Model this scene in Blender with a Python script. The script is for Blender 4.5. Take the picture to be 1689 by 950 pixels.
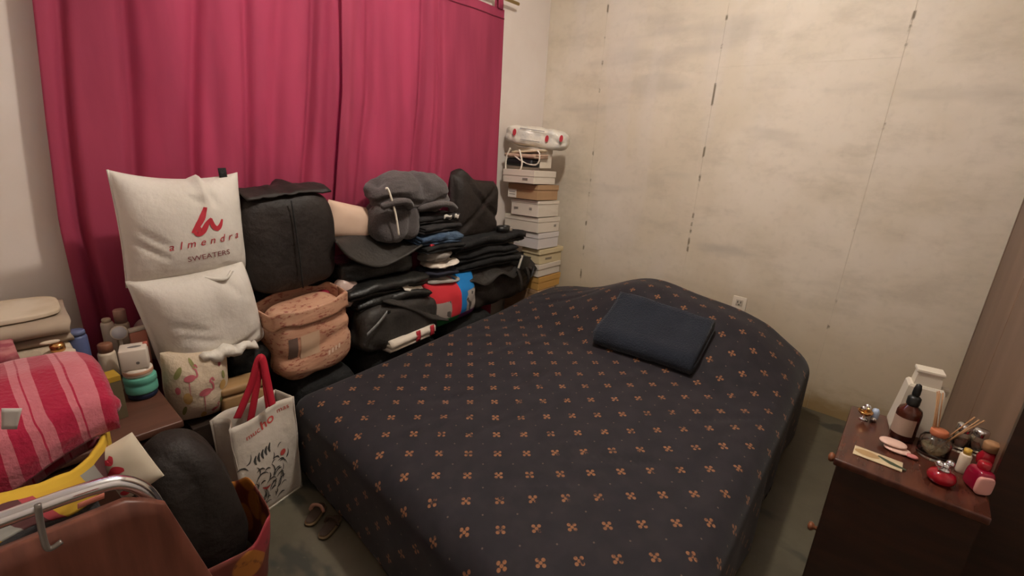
import bpy, bmesh, math, random
from mathutils import Vector, Matrix, noise, Euler

for o in list(bpy.data.objects):
    bpy.data.objects.remove(o, do_unlink=True)
SC = bpy.context.scene
COL = SC.collection
PI = math.pi

# ------------------------------------------------------------------ camera
F = 770.0                      # focal length in pixels of the 1689 x 950 frame
CAM = Vector((0, 0, 1.25))
RC = Matrix(((0.6551773, 0.1886468, -0.7315429),
             (-0.7535134, 0.2329143, -0.6147915),
             (0.0544084, 0.9540248, 0.2947480)))
cd = bpy.data.cameras.new('camera')
cd.sensor_width = 36.0
cd.lens = 36.0 * F / 1689.0
cd.clip_start = 0.02
cam = bpy.data.objects.new('camera', cd)
cam.matrix_world = Matrix.Translation(CAM) @ RC.to_4x4()
COL.objects.link(cam)
SC.camera = cam

# ------------------------------------------------------------------ world, lamp, exposure
SC.view_settings.view_transform = 'Standard'
SC.view_settings.look = 'None'
SC.view_settings.gamma = 1.0
SC.view_settings.use_curve_mapping = False
SC.view_settings.exposure = 0.0
world = bpy.data.worlds.new('sky')
SC.world = world
world.use_nodes = True
bg = world.node_tree.nodes['Background']
bg.inputs[0].default_value = (0.50, 0.62, 1.0, 1)
bg.inputs[1].default_value = 18.0

LAMP = Vector((1.24, 0.74, 2.33))
ld = bpy.data.lights.new('bulb_light', 'POINT')
ld.energy = 92
ld.color = (1.0, 0.92, 0.82)
ld.shadow_soft_size = 0.05
lo = bpy.data.objects.new('bulb_light', ld)
lo.location = LAMP
COL.objects.link(lo)

# ------------------------------------------------------------------ pixel helpers
def ray(px, py):
    return RC @ Vector((px - 844.5, 475.0 - py, -F))
def ax(px, py, X):
    d = ray(px, py); return CAM + d * (X / d.x)
def ay(px, py, Y):
    d = ray(px, py); return CAM + d * (Y / d.y)
def az(px, py, Z):
    d = ray(px, py); return CAM + d * ((Z - CAM.z) / d.z)

# ------------------------------------------------------------------ materials
MATS = {}
def mat(name, col, rough=0.7, col2=None, scale=6.0, bump=0.0, bscale=None, metal=0.0, trans=0.0,
        detail=4.0, lo_=0.35, hi_=0.65, spec=0.4, stretch=None, alpha=None, ior=1.45, sheen=0.0, coord='Object'):
    if name in MATS: return MATS[name]
    m = bpy.data.materials.new(name); m.use_nodes = True
    nt = m.node_tree; b = nt.nodes['Principled BSDF']
    b.inputs['Base Color'].default_value = (*col, 1)
    b.inputs['Roughness'].default_value = rough
    b.inputs['Metallic'].default_value = metal
    b.inputs['Specular IOR Level'].default_value = spec
    b.inputs['IOR'].default_value = ior
    if trans: b.inputs['Transmission Weight'].default_value = trans
    if sheen: b.inputs['Sheen Weight'].default_value = sheen
    if alpha is not None: b.inputs['Alpha'].default_value = alpha
    if col2 is not None or bump:
        tc = nt.nodes.new('ShaderNodeTexCoord')
        mp = nt.nodes.new('ShaderNodeMapping')
        if stretch: mp.inputs['Scale'].default_value = stretch
        nt.links.new(tc.outputs[coord], mp.inputs[0])
    if col2 is not None:
        n = nt.nodes.new('ShaderNodeTexNoise'); n.inputs['Scale'].default_value = scale
        n.inputs['Detail'].default_value = detail
        nt.links.new(mp.outputs[0], n.inputs['Vector'])
        r = nt.nodes.new('ShaderNodeValToRGB')
        r.color_ramp.elements[0].position = lo_; r.color_ramp.elements[0].color = (*col, 1)
        r.color_ramp.elements[1].position = hi_; r.color_ramp.elements[1].color = (*col2, 1)
        nt.links.new(n.outputs['Fac'], r.inputs[0]); nt.links.new(r.outputs[0], b.inputs['Base Color'])
    if bump:
        n2 = nt.nodes.new('ShaderNodeTexNoise'); n2.inputs['Scale'].default_value = bscale or scale * 4
        n2.inputs['Detail'].default_value = 5
        nt.links.new(mp.outputs[0], n2.inputs['Vector'])
        bp = nt.nodes.new('ShaderNodeBump'); bp.inputs['Strength'].default_value = bump
        bp.inputs['Distance'].default_value = 0.02
        nt.links.new(n2.outputs['Fac'], bp.inputs['Height']); nt.links.new(bp.outputs[0], b.inputs['Normal'])
    MATS[name] = m
    return m

class NG:
    """tiny node-expression helper"""
    def __init__(s, m): s.nt = m.node_tree; s.b = s.nt.nodes['Principled BSDF']
    def new(s, t, **k):
        n = s.nt.nodes.new(t)
        for a, v in k.items(): setattr(n, a, v)
        return n
    def put(s, sock, v):
        if isinstance(v, (int, float)): sock.default_value = v
        elif isinstance(v, tuple): sock.default_value = v if len(v) == len(sock.default_value) else (*v, 1)
        else: s.nt.links.new(v, sock)
    def m(s, op, a, b=None, c=None):
        n = s.new('ShaderNodeMath', operation=op); s.put(n.inputs[0], a)
        if b is not None: s.put(n.inputs[1], b)
        if c is not None: s.put(n.inputs[2], c)
        return n.outputs[0]
    def mix(s, f, a, b):
        n = s.new('ShaderNodeMix', data_type='RGBA'); s.put(n.inputs[0], f); s.put(n.inputs[6], a); s.put(n.inputs[7], b)
        return n.outputs[2]
    def noise(s, vec, scale, detail=4, rough=0.5):
        n = s.new('ShaderNodeTexNoise'); n.inputs['Scale'].default_value = scale; n.inputs['Detail'].default_value = detail
        n.inputs['Roughness'].default_value = rough
        if vec is not None: s.nt.links.new(vec, n.inputs['Vector'])
        return n.outputs['Fac']
    def ss(s, v, a, b):
        n = s.new('ShaderNodeMapRange', interpolation_type='SMOOTHSTEP'); s.put(n.inputs[0], v)
        n.inputs[1].default_value = a; n.inputs[2].default_value = b
        return n.outputs[0]
    def coord(s, kind='Object', sc=None):
        t = s.new('ShaderNodeTexCoord').outputs[kind]
        if sc:
            mp = s.new('ShaderNodeMapping'); mp.inputs['Scale'].default_value = sc; s.nt.links.new(t, mp.inputs[0]); return mp.outputs[0]
        return t
    def xyz(s, v):
        n = s.new('ShaderNodeSeparateXYZ'); s.nt.links.new(v, n.inputs[0]); return n.outputs
    def base(s, v): s.put(s.b.inputs['Base Color'], v)
    def bump(s, h, strength, dist=0.01):
        n = s.new('ShaderNodeBump'); n.inputs['Strength'].default_value = strength; n.inputs['Distance'].default_value = dist
        s.nt.links.new(h, n.inputs['Height']); s.nt.links.new(n.outputs[0], s.b.inputs['Normal'])

def newmat(name, rough=0.8, spec=0.3):
    m = bpy.data.materials.new(name); m.use_nodes = True
    b = m.node_tree.nodes['Principled BSDF']; b.inputs['Roughness'].default_value = rough
    b.inputs['Specular IOR Level'].default_value = spec
    MATS[name] = m
    return m, NG(m)

# ------------------------------------------------------------------ object helpers
def obj(name, vf, m, parent=None, smooth=True, loc=None, rot=None, label=None):
    v, f = vf[0], vf[1]
    me = bpy.data.meshes.new(name)
    me.from_pydata([tuple(p) for p in v], [], [tuple(q) for q in f])
    if len(vf) > 2 and vf[2] is not None:
        uv = me.uv_layers.new(name='UVMap')
        for l in me.loops: uv.data[l.index].uv = vf[2][l.vertex_index]
    me.update()
    if smooth: me.shade_smooth()
    me.materials.append(m)
    o = bpy.data.objects.new(name, me); COL.objects.link(o)
    if parent is not None: o.parent = parent
    if loc is not None: o.location = loc
    if rot is not None: o.rotation_euler = rot
    if label: o['label'] = label
    return o
def tag(o, label, cat, group=None):
    o['label'] = label; o['category'] = cat
    if group: o['group'] = group
    return o
def thing(name, label, cat, loc=(0, 0, 0), rot=0.0, group=None):
    o = bpy.data.objects.new(name, None); COL.objects.link(o); o.empty_display_size = 0.05
    o.location = loc; o.rotation_euler = rot if isinstance(rot, (tuple, Euler)) else (0, 0, rot)
    return tag(o, label, cat, group)
def struct(o, label=None):
    o['kind'] = 'structure'
    if label: o['label'] = label
    return o

def join(*parts):
    V, Fc = [], []
    for p in parts:
        n = len(V); V += [Vector(q) for q in p[0]]; Fc += [tuple(i + n for i in f) for f in p[1]]
    return V, Fc
def xf(vf, M):
    return [M @ Vector(p) for p in vf[0]], vf[1]
def move(vf, x, y, z): return xf(vf, Matrix.Translation((x, y, z)))

def box(sx, sy, sz, c=(0, 0, 0), bevel=0.0, seg=2):
    bm = bmesh.new(); bmesh.ops.create_cube(bm, size=1)
    for v in bm.verts: v.co = Vector((v.co.x * sx + c[0], v.co.y * sy + c[1], v.co.z * sz + c[2]))
    if bevel: bmesh.ops.bevel(bm, geom=bm.edges[:], offset=bevel, segments=seg, affect='EDGES', profile=0.5)
    bm.verts.index_update()
    r = [v.co.copy() for v in bm.verts], [[v.index for v in f.verts] for f in bm.faces]
    bm.free(); return r
def lathe(prof, n=20):
    V, Fc = [], []
    for r, z in prof:
        for k in range(n):
            a = 2 * PI * k / n; V.append(Vector((r * math.cos(a), r * math.sin(a), z)))
    for i in range(len(prof) - 1):
        for k in range(n):
            k2 = (k + 1) % n
            Fc.append((i * n + k, i * n + k2, (i + 1) * n + k2, (i + 1) * n + k))
    if prof[0][0] > 1e-5: Fc.append(tuple(range(n - 1, -1, -1)))
    if prof[-1][0] > 1e-5: Fc.append(tuple((len(prof) - 1) * n + k for k in range(n)))
    return V, Fc
def tube(path, r, n=8, flat=None, caps=True):
    P = [Vector(p) for p in path]; V, Fc = [], []
    T = []
    for i in range(len(P)):
        a = P[max(i - 1, 0)]; b = P[min(i + 1, len(P) - 1)]; T.append((b - a).normalized())
    up = Vector((0, 0, 1)) if abs(T[0].z) < 0.9 else Vector((1, 0, 0))
    N = (up - T[0] * up.dot(T[0])).normalized()
    for i in range(len(P)):
        N = (N - T[i] * N.dot(T[i])).normalized(); B = T[i].cross(N)
        rr = r[i] if isinstance(r, (list, tuple)) else r
        for k in range(n):
            a = 2 * PI * k / n
            V.append(P[i] + N * (math.cos(a) * rr * (flat or 1.0)) + B * (math.sin(a) * rr))
    for i in range(len(P) - 1):
        for k in range(n):
            k2 = (k + 1) % n; Fc.append((i * n + k, i * n + k2, (i + 1) * n + k2, (i + 1) * n + k))
    if caps:
        Fc.append(tuple(range(n - 1, -1, -1))); Fc.append(tuple((len(P) - 1) * n + k for k in range(n)))
    return V, Fc
def spline(pts, n=8):
    P = [Vector(p) for p in pts]; out = []
    for i in range(len(P) - 1):
        p0 = P[max(i - 1, 0)]; p1 = P[i]; p2 = P[i + 1]; p3 = P[min(i + 2, len(P) - 1)]
        for k in range(n):
            t = k / n
            out.append(0.5 * ((2 * p1) + (p2 - p0) * t + (2 * p0 - 5 * p1 + 4 * p2 - p3) * t * t + (-p0 + 3 * p1 - 3 * p2 + p3) * t ** 3))
    out.append(P[-1]); return out

def fbm(p, seed, f):
    q = Vector((p.x * f + seed * 7.3, p.y * f - seed * 3.1, p.z * f + seed * 1.7))
    return noise.noise(q) + 0.5 * noise.noise(q * 2.1) + 0.25 * noise.noise(q * 4.3)
def crease(p, seed, f):
    q = Vector((p.x * f + seed * 5.3, p.y * f + seed * 2.1, p.z * f - seed * 4.7))
    return 1.0 - min(1.0, abs(noise.noise(q)) * 3.2)

def soft(w, d, h, p=3.0, n=16, amp=0.012, freq=7.0, cr=0.01, crf=5.0, seed=1, taper=0.0, bulge=0.0, fn=None, flat=True, stretch=(1, 1, 1)):
    """stuffed bag or bundle: rounded block, base at z=0, noisy folds"""
    bm = bmesh.new(); bmesh.ops.create_cube(bm, size=2)
    bmesh.ops.subdivide_edges(bm, edges=bm.edges[:], cuts=n, use_grid_fill=True)
    V = []
    for v in bm.verts:
        c = v.co; L = (abs(c.x) ** p + abs(c.y) ** p + abs(c.z) ** p) ** (1 / p)
        u = c / L
        V.append(u)
    bm.verts.index_update(); Fc = [[v.index for v in f.verts] for f in bm.faces]; bm.free()
    out = []
    for u in V:
        t = (u.z + 1) / 2
        k = 1 - taper * t + bulge * math.sin(PI * t)
        q = Vector((u.x * w / 2 * k, u.y * d / 2 * k, u.z * h / 2))
        s = Vector((q.x * stretch[0], q.y * stretch[1], q.z * stretch[2]))
        nn = Vector((u.x / w, u.y / d, u.z / h)).normalized()
        q += nn * (amp * fbm(s, seed, freq) - cr * crease(s, seed + 3, crf))
        q.z += h / 2
        if fn: q = fn(q, u)
        if flat and q.z < 0: q.z = 0.0
        out.append(q)
    return out, Fc

def pillow(w, h, T, n=30, pinch=0.06, amp=0.006, freq=9, cr=0.006, crf=6, seed=1, wav=0.01, e=2.6, fn=None):
    """flat sewn bag stuffed full; lies in x (width) / z (height), thickness in y, front is -y"""
    def pos(u, v, side):
        x = u * w / 2 * (1 - pinch * (1 - v * v) * abs(u)); z = v * h / 2 * (1 - pinch * (1 - u * u) * abs(v))
        t = T / 2 * ((1 - abs(u) ** e) * (1 - abs(v) ** e)) ** 0.55
        P = Vector((x, 0, z)); a = ((1 - u * u) * (1 - v * v)) ** 0.3
        t += a * (amp * fbm(P + Vector((0, side * 3, 0)), seed, freq) - cr * crease(P + Vector((0, side * 3, 0)), seed, crf))
        # radial gathers toward the edges
        P.y = side * t + wav * (1 - a) * noise.noise(Vector((x * 8 + seed, z * 8, 0)))
        P.z += h / 2
        if fn: P = fn(P, u, v)
        return P
    V, Fc = [], []; N = n + 1
    g = [-math.cos(PI * i / n) * 0.35 + (2 * i / n - 1) * 0.65 for i in range(N)]
    for side in (-1, 1):
        for j in range(N):
            for i in range(N): V.append(pos(g[i], g[j], side))
    for s in range(2):
        o = s * N * N
        for j in range(n):
            for i in range(n):
                a = o + j * N + i; q = (a, a + 1, a + N + 1, a + N)
                Fc.append(q if s == 0 else q[::-1])
    rim = [i for i in range(N)] + [j * N + n for j in range(1, N)] + [n * N + i for i in range(n - 1, -1, -1)] + [j * N for j in range(n - 1, 0, -1)]
    for k in range(len(rim)):
        a = rim[k]; b = rim[(k + 1) % len(rim)]
        Fc.append((b, a, a + N * N, b + N * N))
    return (V, Fc), pos

def folded(L, D, layers, t, n=24, amp=0.004, freq=8, seed=1, gap=0.15, sag=0.0, shrink=0.03, ends=0.01):
    """cloth folded to and fro: ribbon zigzag in y/z, length L along x, base z=0; layers may be a count"""
    cl = []
    rnd = random.Random(seed)
    for k in range(layers):
        z = t / 2 + k * t * (1 + gap)
        y0, y1 = -D / 2 * (1 - shrink * rnd.random() * 3), D / 2 * (1 - shrink * rnd.random() * 3)
        row = [(y0 + (y1 - y0) * i / 10, z) for i in range(11)]
        if k % 2: row = row[::-1]
        cl += row
        if k < layers - 1:
            ye = row[-1][0]; s = 1 if ye > 0 else -1; R = t * (1 + gap) / 2
            for a in (0.25, 0.5, 0.75): cl.append((ye + s * R * 1.0 * math.sin(PI * a), z + R - R * math.cos(PI * a)))
    # offset outline
    top, bot = [], []
    for i in range(len(cl)):
        a = Vector(cl[max(i - 1, 0)]); b = Vector(cl[min(i + 1, len(cl) - 1)]); d = (b - a).normalized(); nrm = Vector((-d.y, d.x))
        c = Vector(cl[i]); top.append(c + nrm * t / 2); bot.append(c - nrm * t / 2)
    e0 = Vector(cl[0]) - (Vector(cl[1]) - Vector(cl[0])).normalized() * t * 0.4
    e1 = Vector(cl[-1]) + (Vector(cl[-1]) - Vector(cl[-2])).normalized() * t * 0.4
    ring = [e0] + top + [e1] + bot[::-1]
    V, Fc = [], []; M = len(ring)
    ht = layers * t * (1 + gap)
    for i in range(n + 1):
        s = i / n; x = (s - 0.5) * L
        for q in ring:
            p = Vector((x, q.x, q.y))
            e = (2 * s - 1)
            p.x += ends * noise.noise(Vector((q.x * 5, q.y * 40, seed + s))) * abs(e)
            p.z += amp * fbm(Vector((x, q.x, q.y * 0.3)), seed, freq) * min(1, q.y / t) - sag * e * e * q.y / ht
            p.y += amp * 1.5 * fbm(Vector((x, q.y * 4, 0)), seed + 5, freq)
            if p.z < 0: p.z = 0
            V.append(p)
    for i in range(n):
        for k in range(M):
            k2 = (k + 1) % M; Fc.append((i * M + k, i * M + k2, (i + 1) * M + k2, (i + 1) * M + k))
    Fc.append(tuple(range(M - 1, -1, -1))); Fc.append(tuple(n * M + k for k in range(M)))
    return V, Fc

def sheet(fn, nu, nv, th, uvfn=None):
    """thick surface from fn(u,v) -> Vector, u,v in 0..1"""
    A = [[fn(i / nu, j / nv) for i in range(nu + 1)] for j in range(nv + 1)]
    V, Fc, UV = [], [], []
    def nor(i, j):
        a = A[j][min(i + 1, nu)] - A[j][max(i - 1, 0)]; b = A[min(j + 1, nv)][i] - A[max(j - 1, 0)][i]
        n = a.cross(b); return n.normalized() if n.length > 1e-9 else Vector((0, 0, 1))
    for s in (0.5, -0.5):
        for j in range(nv + 1):
            for i in range(nu + 1):
                V.append(A[j][i] + nor(i, j) * th * s); UV.append(uvfn(i / nu, j / nv) if uvfn else (i / nu, j / nv))
    N = nu + 1; O = N * (nv + 1)
    for j in range(nv):
        for i in range(nu):
            a = j * N + i; Fc.append((a, a + 1, a + N + 1, a + N)); Fc.append((O + a + N, O + a + N + 1, O + a + 1, O + a))
    rim = [i for i in range(N)] + [j * N + nu for j in range(1, nv + 1)] + [nv * N + i for i in range(nu - 1, -1, -1)] + [j * N for j in range(nv - 1, 0, -1)]
    for k in range(len(rim)):
        a = rim[k]; b = rim[(k + 1) % len(rim)]; Fc.append((b, a, O + a, O + b))
    return V, Fc, UV

def text_mesh(body, size=1.0, shear=0.0, spacing=1.0, bold=0.0):
    c = bpy.data.curves.new('txt', 'FONT'); c.body = body; c.size = size; c.shear = shear; c.space_character = spacing
    c.align_x = 'CENTER'; c.offset = bold; c.resolution_u = 3
    o = bpy.data.objects.new('txt', c); COL.objects.link(o)
    dg = bpy.context.evaluated_depsgraph_get(); me = bpy.data.meshes.new_from_object(o.evaluated_get(dg))
    r = [v.co.copy() for v in me.vertices], [tuple(p.vertices) for p in me.polygons]
    bpy.data.objects.remove(o); bpy.data.curves.remove(c); bpy.data.meshes.remove(me)
    return r
def stroke(pts, widths, n=6):
    """flat brush stroke in the x/y plane"""
    P = spline([(x, y, 0) for x, y in pts], n); V, Fc = [], []
    m = len(P)
    for i, p in enumerate(P):
        a = P[max(i - 1, 0)]; b = P[min(i + 1, m - 1)]; d = (b - a).normalized(); nn = Vector((-d.y, d.x, 0))
        s = i / (m - 1) * (len(widths) - 1); k = min(int(s), len(widths) - 2); w = widths[k] + (widths[k + 1] - widths[k]) * (s - k)
        V += [p + nn * w / 2, p - nn * w / 2]
    for i in range(m - 1): Fc.append((2 * i, 2 * i + 1, 2 * i + 3, 2 * i + 2))
    return V, Fc
def blob(x, y, rx, ry, a=0, n=14):
    V = [Vector((x, y, 0))]; ca, sa = math.cos(a), math.sin(a)
    for k in range(n):
        t = 2 * PI * k / n; u, w = rx * math.cos(t), ry * math.sin(t); V.append(Vector((x + u * ca - w * sa, y + u * sa + w * ca, 0)))
    return V, [(0, 1 + k, 1 + (k + 1) % n) for k in range(n)]
def decal(vf, surf, off=0.0015, cuts=1):
    """lay flat x/y print on surf(x,y)->Vector with outward offset"""
    bm = bmesh.new()
    vs = [bm.verts.new(p) for p in vf[0]]
    for f in vf[1]:
        try: bm.faces.new([vs[i] for i in f])
        except ValueError: pass
    if cuts: bmesh.ops.subdivide_edges(bm, edges=bm.edges[:], cuts=cuts)
    bmesh.ops.triangulate(bm, faces=bm.faces[:])
    bm.verts.index_update()
    V = []
    for v in bm.verts:
        x, y = v.co.x, v.co.y; e = 0.002
        p = surf(x, y); nx = surf(x + e, y) - p; ny = surf(x, y + e) - p; nn = nx.cross(ny)
        V.append(p + (nn.normalized() if nn.length > 1e-12 else Vector((0, -1, 0))) * off)
    Fc = [[v.index for v in f.verts] for f in bm.faces]; bm.free()
    return V, Fc

# ================================================================== ROOM
XW, YW, XL, YF, ZC = 2.711, 2.087, -0.62, -0.92, 2.5

# right wall material: old cream paint over boards, smears and yellowed foot
m, g = newmat('old_cream_wall', 0.62, 0.35)
co = g.coord('Object'); X, Y, Z = g.xyz(co)
big = g.noise(co, 1.6, 5, 0.6); med = g.noise(g.coord('Object', (1, 1, 2.2)), 3.6, 6, 0.62); fine = g.noise(co, 30, 4)
c1 = g.mix(g.ss(big, 0.35, 0.65), (0.60, 0.52, 0.405), (0.69, 0.61, 0.505))
c1 = g.mix(g.m('MULTIPLY', g.ss(med, 0.46, 0.74), 0.42), c1, (0.40, 0.345, 0.265))
sm1 = g.noise(g.coord('Object', (1, 0.55, 2.4)), 2.3, 3, 0.45)
c1 = g.mix(g.m('MULTIPLY', g.ss(sm1, 0.56, 0.72), 0.6), c1, (0.42, 0.375, 0.31))
sm2 = g.noise(g.coord('Object', (1, 2.4, 0.35)), 2.0, 3, 0.45)
c1 = g.mix(g.m('MULTIPLY', g.ss(sm2, 0.52, 0.66), 0.4), c1, (0.63, 0.565, 0.50))
yel = g.m('MULTIPLY', g.ss(g.m('ADD', Z, g.m('MULTIPLY', big, 0.5)), 1.0, 0.45), 0.8)
c1 = g.mix(yel, c1, (0.56, 0.455, 0.315))
foot = g.ss(g.m('ADD', Z, g.m('MULTIPLY', med, 0.35)), 0.36, 0.16)
c1 = g.mix(foot, c1, (0.30, 0.20, 0.09))
spots = g.new('ShaderNodeTexVoronoi'); spots.inputs['Scale'].default_value = 9.0; g.nt.links.new(co, spots.inputs['Vector'])
rnd = g.xyz(spots.outputs['Color'])[0]
sp = g.m('MULTIPLY', g.ss(spots.outputs['Distance'], 0.06, 0.03), g.m('GREATER_THAN', rnd, 0.78))
c1 = g.mix(sp, c1, (0.16, 0.11, 0.06))
for sy in (1.66, 0.957, 0.197):
    d = g.m('ABSOLUTE', g.m('SUBTRACT', Y, sy))
    cn = g.noise(g.coord('Object', (1, 0.6, 1)), 11, 5)
    k = g.m('MULTIPLY', g.ss(d, 0.009, 0.002), g.ss(cn, 0.565, 0.63))
    c1 = g.mix(g.m('MULTIPLY', k, 0.85), c1, (0.13, 0.10, 0.06))
c1 = g.mix(g.m('MULTIPLY', g.ss(fine, 0.5, 0.8), 0.12), c1, (0.3, 0.26, 0.2))
g.base(c1); g.bump(g.m('ADD', g.m('MULTIPLY', fine, 0.3), med), 0.25, 0.006)

m, g = newmat('white_plaster', 0.7, 0.3)
co = g.coord('Object')
n1 = g.noise(co, 2.5, 5); n2 = g.noise(co, 40, 4)
g.base(g.mix(g.ss(n1, 0.4, 0.7), (0.68, 0.60, 0.54), (0.74, 0.665, 0.61))); g.bump(n2, 0.15, 0.004)

m, g = newmat('worn_concrete', 0.42, 0.45)
co = g.coord('Object'); n1 = g.noise(co, 2.2, 6, 0.6); n2 = g.noise(g.coord('Object', (1.3, 0.7, 1)), 5.5, 3, 0.5); n3 = g.noise(co, 60, 3)
c1 = g.mix(g.ss(n1, 0.35, 0.65), (0.060, 0.052, 0.034), (0.105, 0.090, 0.060))
c1 = g.mix(g.m('MULTIPLY', g.ss(n2, 0.58, 0.66), 0.85), c1, (0.03, 0.032, 0.026))
c1 = g.mix(g.m('MULTIPLY', g.ss(n3, 0.6, 0.8), 0.3), c1, (0.15, 0.125, 0.08))
g.base(c1); g.bump(n1, 0.3, 0.01)
g.put(g.b.inputs['Roughness'], g.m('ADD', 0.32, g.m('MULTIPLY', n1, 0.3)))

ceil_m = mat('ceiling_white', (0.82, 0.78, 0.72), 0.8, (0.77, 0.73, 0.66), 2.0)
side_m = mat('side_wall_white', (0.80, 0.74, 0.68), 0.8, (0.74, 0.68, 0.62), 2.0)
T_ = 0.12
struct(obj('floor', box(XW - XL + 0.3, YW - YF + 0.3, 0.1, ((XW + XL) / 2, (YW + YF) / 2, -0.05)), MATS['worn_concrete'], smooth=False), 'dark worn concrete floor with damp stains')
struct(obj('ceiling', box(XW - XL + 0.3, YW - YF + 0.3, 0.1, ((XW + XL) / 2, (YW + YF) / 2, ZC + 0.05)), ceil_m, smooth=False), 'plain off-white ceiling')
struct(obj('wall_left', box(T_, YW - YF + 0.3, ZC, (XL - T_ / 2, (YW + YF) / 2, ZC / 2)), side_m, smooth=False), 'white plastered wall')
struct(obj('wall_front', box(XW - XL, T_, ZC, ((XW + XL) / 2, YF - T_ / 2, ZC / 2)), side_m, smooth=False), 'white plastered wall')
# back wall round a window opening
wx0, wx1, wz0, wz1 = 0.42, 1.75, 1.05, 2.2
bw = join(box(wx0 - XL, T_, ZC, ((wx0 + XL) / 2, YW + T_ / 2, ZC / 2)), box(XW - wx1, T_, ZC, ((XW + wx1) / 2, YW + T_ / 2, ZC / 2)),
          box(wx1 - wx0, T_, wz0, ((wx0 + wx1) / 2, YW + T_ / 2, wz0 / 2)), box(wx1 - wx0, T_, ZC - wz1, ((wx0 + wx1) / 2, YW + T_ / 2, (ZC + wz1) / 2)))
struct(obj('wall_back', bw, MATS['white_plaster'], smooth=False), 'white plastered wall behind the crimson curtains')
# right wall: boards with recessed joints
wr = struct(obj('wall_right', box(T_, YW - YF + 0.3, ZC, (XW + T_ / 2 + 0.003, (YW + YF) / 2, ZC / 2)), mat('joint_filler', (0.60, 0.53, 0.42), 0.8), smooth=False), 'stained cream boarded wall with plastered joints')
ys = [YW, 1.66, 0.957, 0.197, YF]
zs = [[], [1.405], [1.69], []]
for i in range(4):
    cuts = [0.0] + zs[i] + [ZC]
    for a, b in zip(cuts[:-1], cuts[1:]):
        y1, y0 = ys[i], ys[i + 1]
        e = 0.0004
        obj('panel', box(0.004, y1 - y0 - 2 * e, b - a - e, (XW + 0.002, (y0 + y1) / 2, (a + b) / 2)), MATS['old_cream_wall'], wr, smooth=False)
# window
wf = thing('window_1', 'barred window behind the curtain', 'window'); del wf['category']; struct(wf)
wm = mat('window_metal', (0.05, 0.05, 0.05), 0.5)
for i, x in enumerate((wx0 + 0.015, (wx0 + wx1) / 2, wx1 - 0.015)): obj('window_frame', box(0.03, 0.03, wz1 - wz0, (x, YW + 0.07, (wz0 + wz1) / 2)), wm, wf, False)
for z in (wz0 + 0.015, 1.45, 1.8, wz1 - 0.015): obj('window_frame', box(wx1 - wx0, 0.028, 0.03, ((wx0 + wx1) / 2, YW + 0.07, z)), wm, wf, False)
gm = mat('window_glass', (0.9, 0.93, 0.95), 0.15, trans=1.0)
obj('pane', box(wx1 - wx0, 0.004, wz1 - wz0, ((wx0 + wx1) / 2, YW + 0.095, (wz0 + wz1) / 2)), gm, wf, False)

# hanging bulb of the room (above the frame)
t = thing('ceiling_bulb', 'bare bulb hanging from the ceiling', 'lamp', (LAMP.x, LAMP.y, ZC))
obj('cord', tube([(0, 0, 0), (0, 0, -0.12)], 0.004), mat('black_plastic', (0.012, 0.012, 0.012), 0.4), t)
obj('socket', lathe([(0.012, -0.12), (0.022, -0.13), (0.022, -0.19), (0.018, -0.195)]), MATS['black_plastic'], t)
# ================================================================== BED
BA, BB, BC, BD = Vector((0.575, 0.145)), Vector((0.655, 1.575)), Vector((2.43, 1.715)), Vector((2.47, 0.21))
BLX, BLY = 1.83, 1.48
def bed_xy(a, b):     # a along x (foot->head), b along y, metres
    s, t_ = a / BLX, b / BLY
    return BA * (1 - s) * (1 - t_) + BD * s * (1 - t_) + BB * (1 - s) * t_ + BC * s * t_
def sm(x, a, b):
    t_ = max(0.0, min(1.0, (x - a) / (b - a))); return t_ * t_ * (3 - 2 * t_)
def bed_top(x, y):
    z = 0.335
    m_ = sm(x, 1.75, 2.25) * (1 - 0.85 * sm(x, 2.36, 2.56))
    prof = 0.07 + 0.165 * math.exp(-((y - 0.98) / 0.30) ** 2) + 0.10 * math.exp(-((y - 0.55) / 0.26) ** 2)
    z += m_ * prof * sm(y, 0.10, 0.42) * (1 - sm(y, 1.45, 1.78) * 0.9)
    z += 0.02 * sm(x, 1.0, 1.8)
    z += 0.006 * noise.noise(Vector((x * 2.3, y * 2.3, 0)))
    # creases in the sheet
    for (x0, y0, x1, y1, amp, wd) in ((1.05, 0.66, 1.27, 0.38, -0.006, 0.012), (1.02, 0.75, 1.2, 0.62, 0.004, 0.01), (1.55, 0.42, 1.75, 0.25, -0.006, 0.012),
                                      (1.35, 0.36, 1.6, 0.26, 0.006, 0.014), (0.95, 1.2, 1.25, 1.02, -0.004, 0.01), (2.0, 1.5, 2.25, 1.15, -0.007, 0.013), (2.1, 1.6, 2.35, 1.25, 0.006, 0.015),
                                      (1.95, 0.6, 1.75, 0.38, -0.005, 0.01), (0.75, 1.1, 1.1, 1.0, 0.005, 0.02), (0.9, 0.95, 1.3, 0.86, -0.005, 0.018), (1.3, 1.3, 1.75, 1.22, 0.005, 0.02), (1.45, 1.5, 1.9, 1.45, -0.005, 0.018),
                                      (0.8, 0.7, 1.0, 0.5, 0.005, 0.02), (1.2, 1.05, 1.5, 1.0, -0.006, 0.014), (1.6, 0.75, 1.85, 0.7, 0.004, 0.018)):
        d = Vector((x1 - x0, y1 - y0)); L = d.length; d /= L; q = Vector((x - x0, y - y0)); s = q.dot(d) / L
        if -0.1 < s < 1.1:
            dist = abs(q.x * d.y - q.y * d.x); z += amp * math.exp(-(dist / wd) ** 2) * sm(s, -0.1, 0.3) * (1 - sm(s, 0.7, 1.1))
    return z
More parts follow.
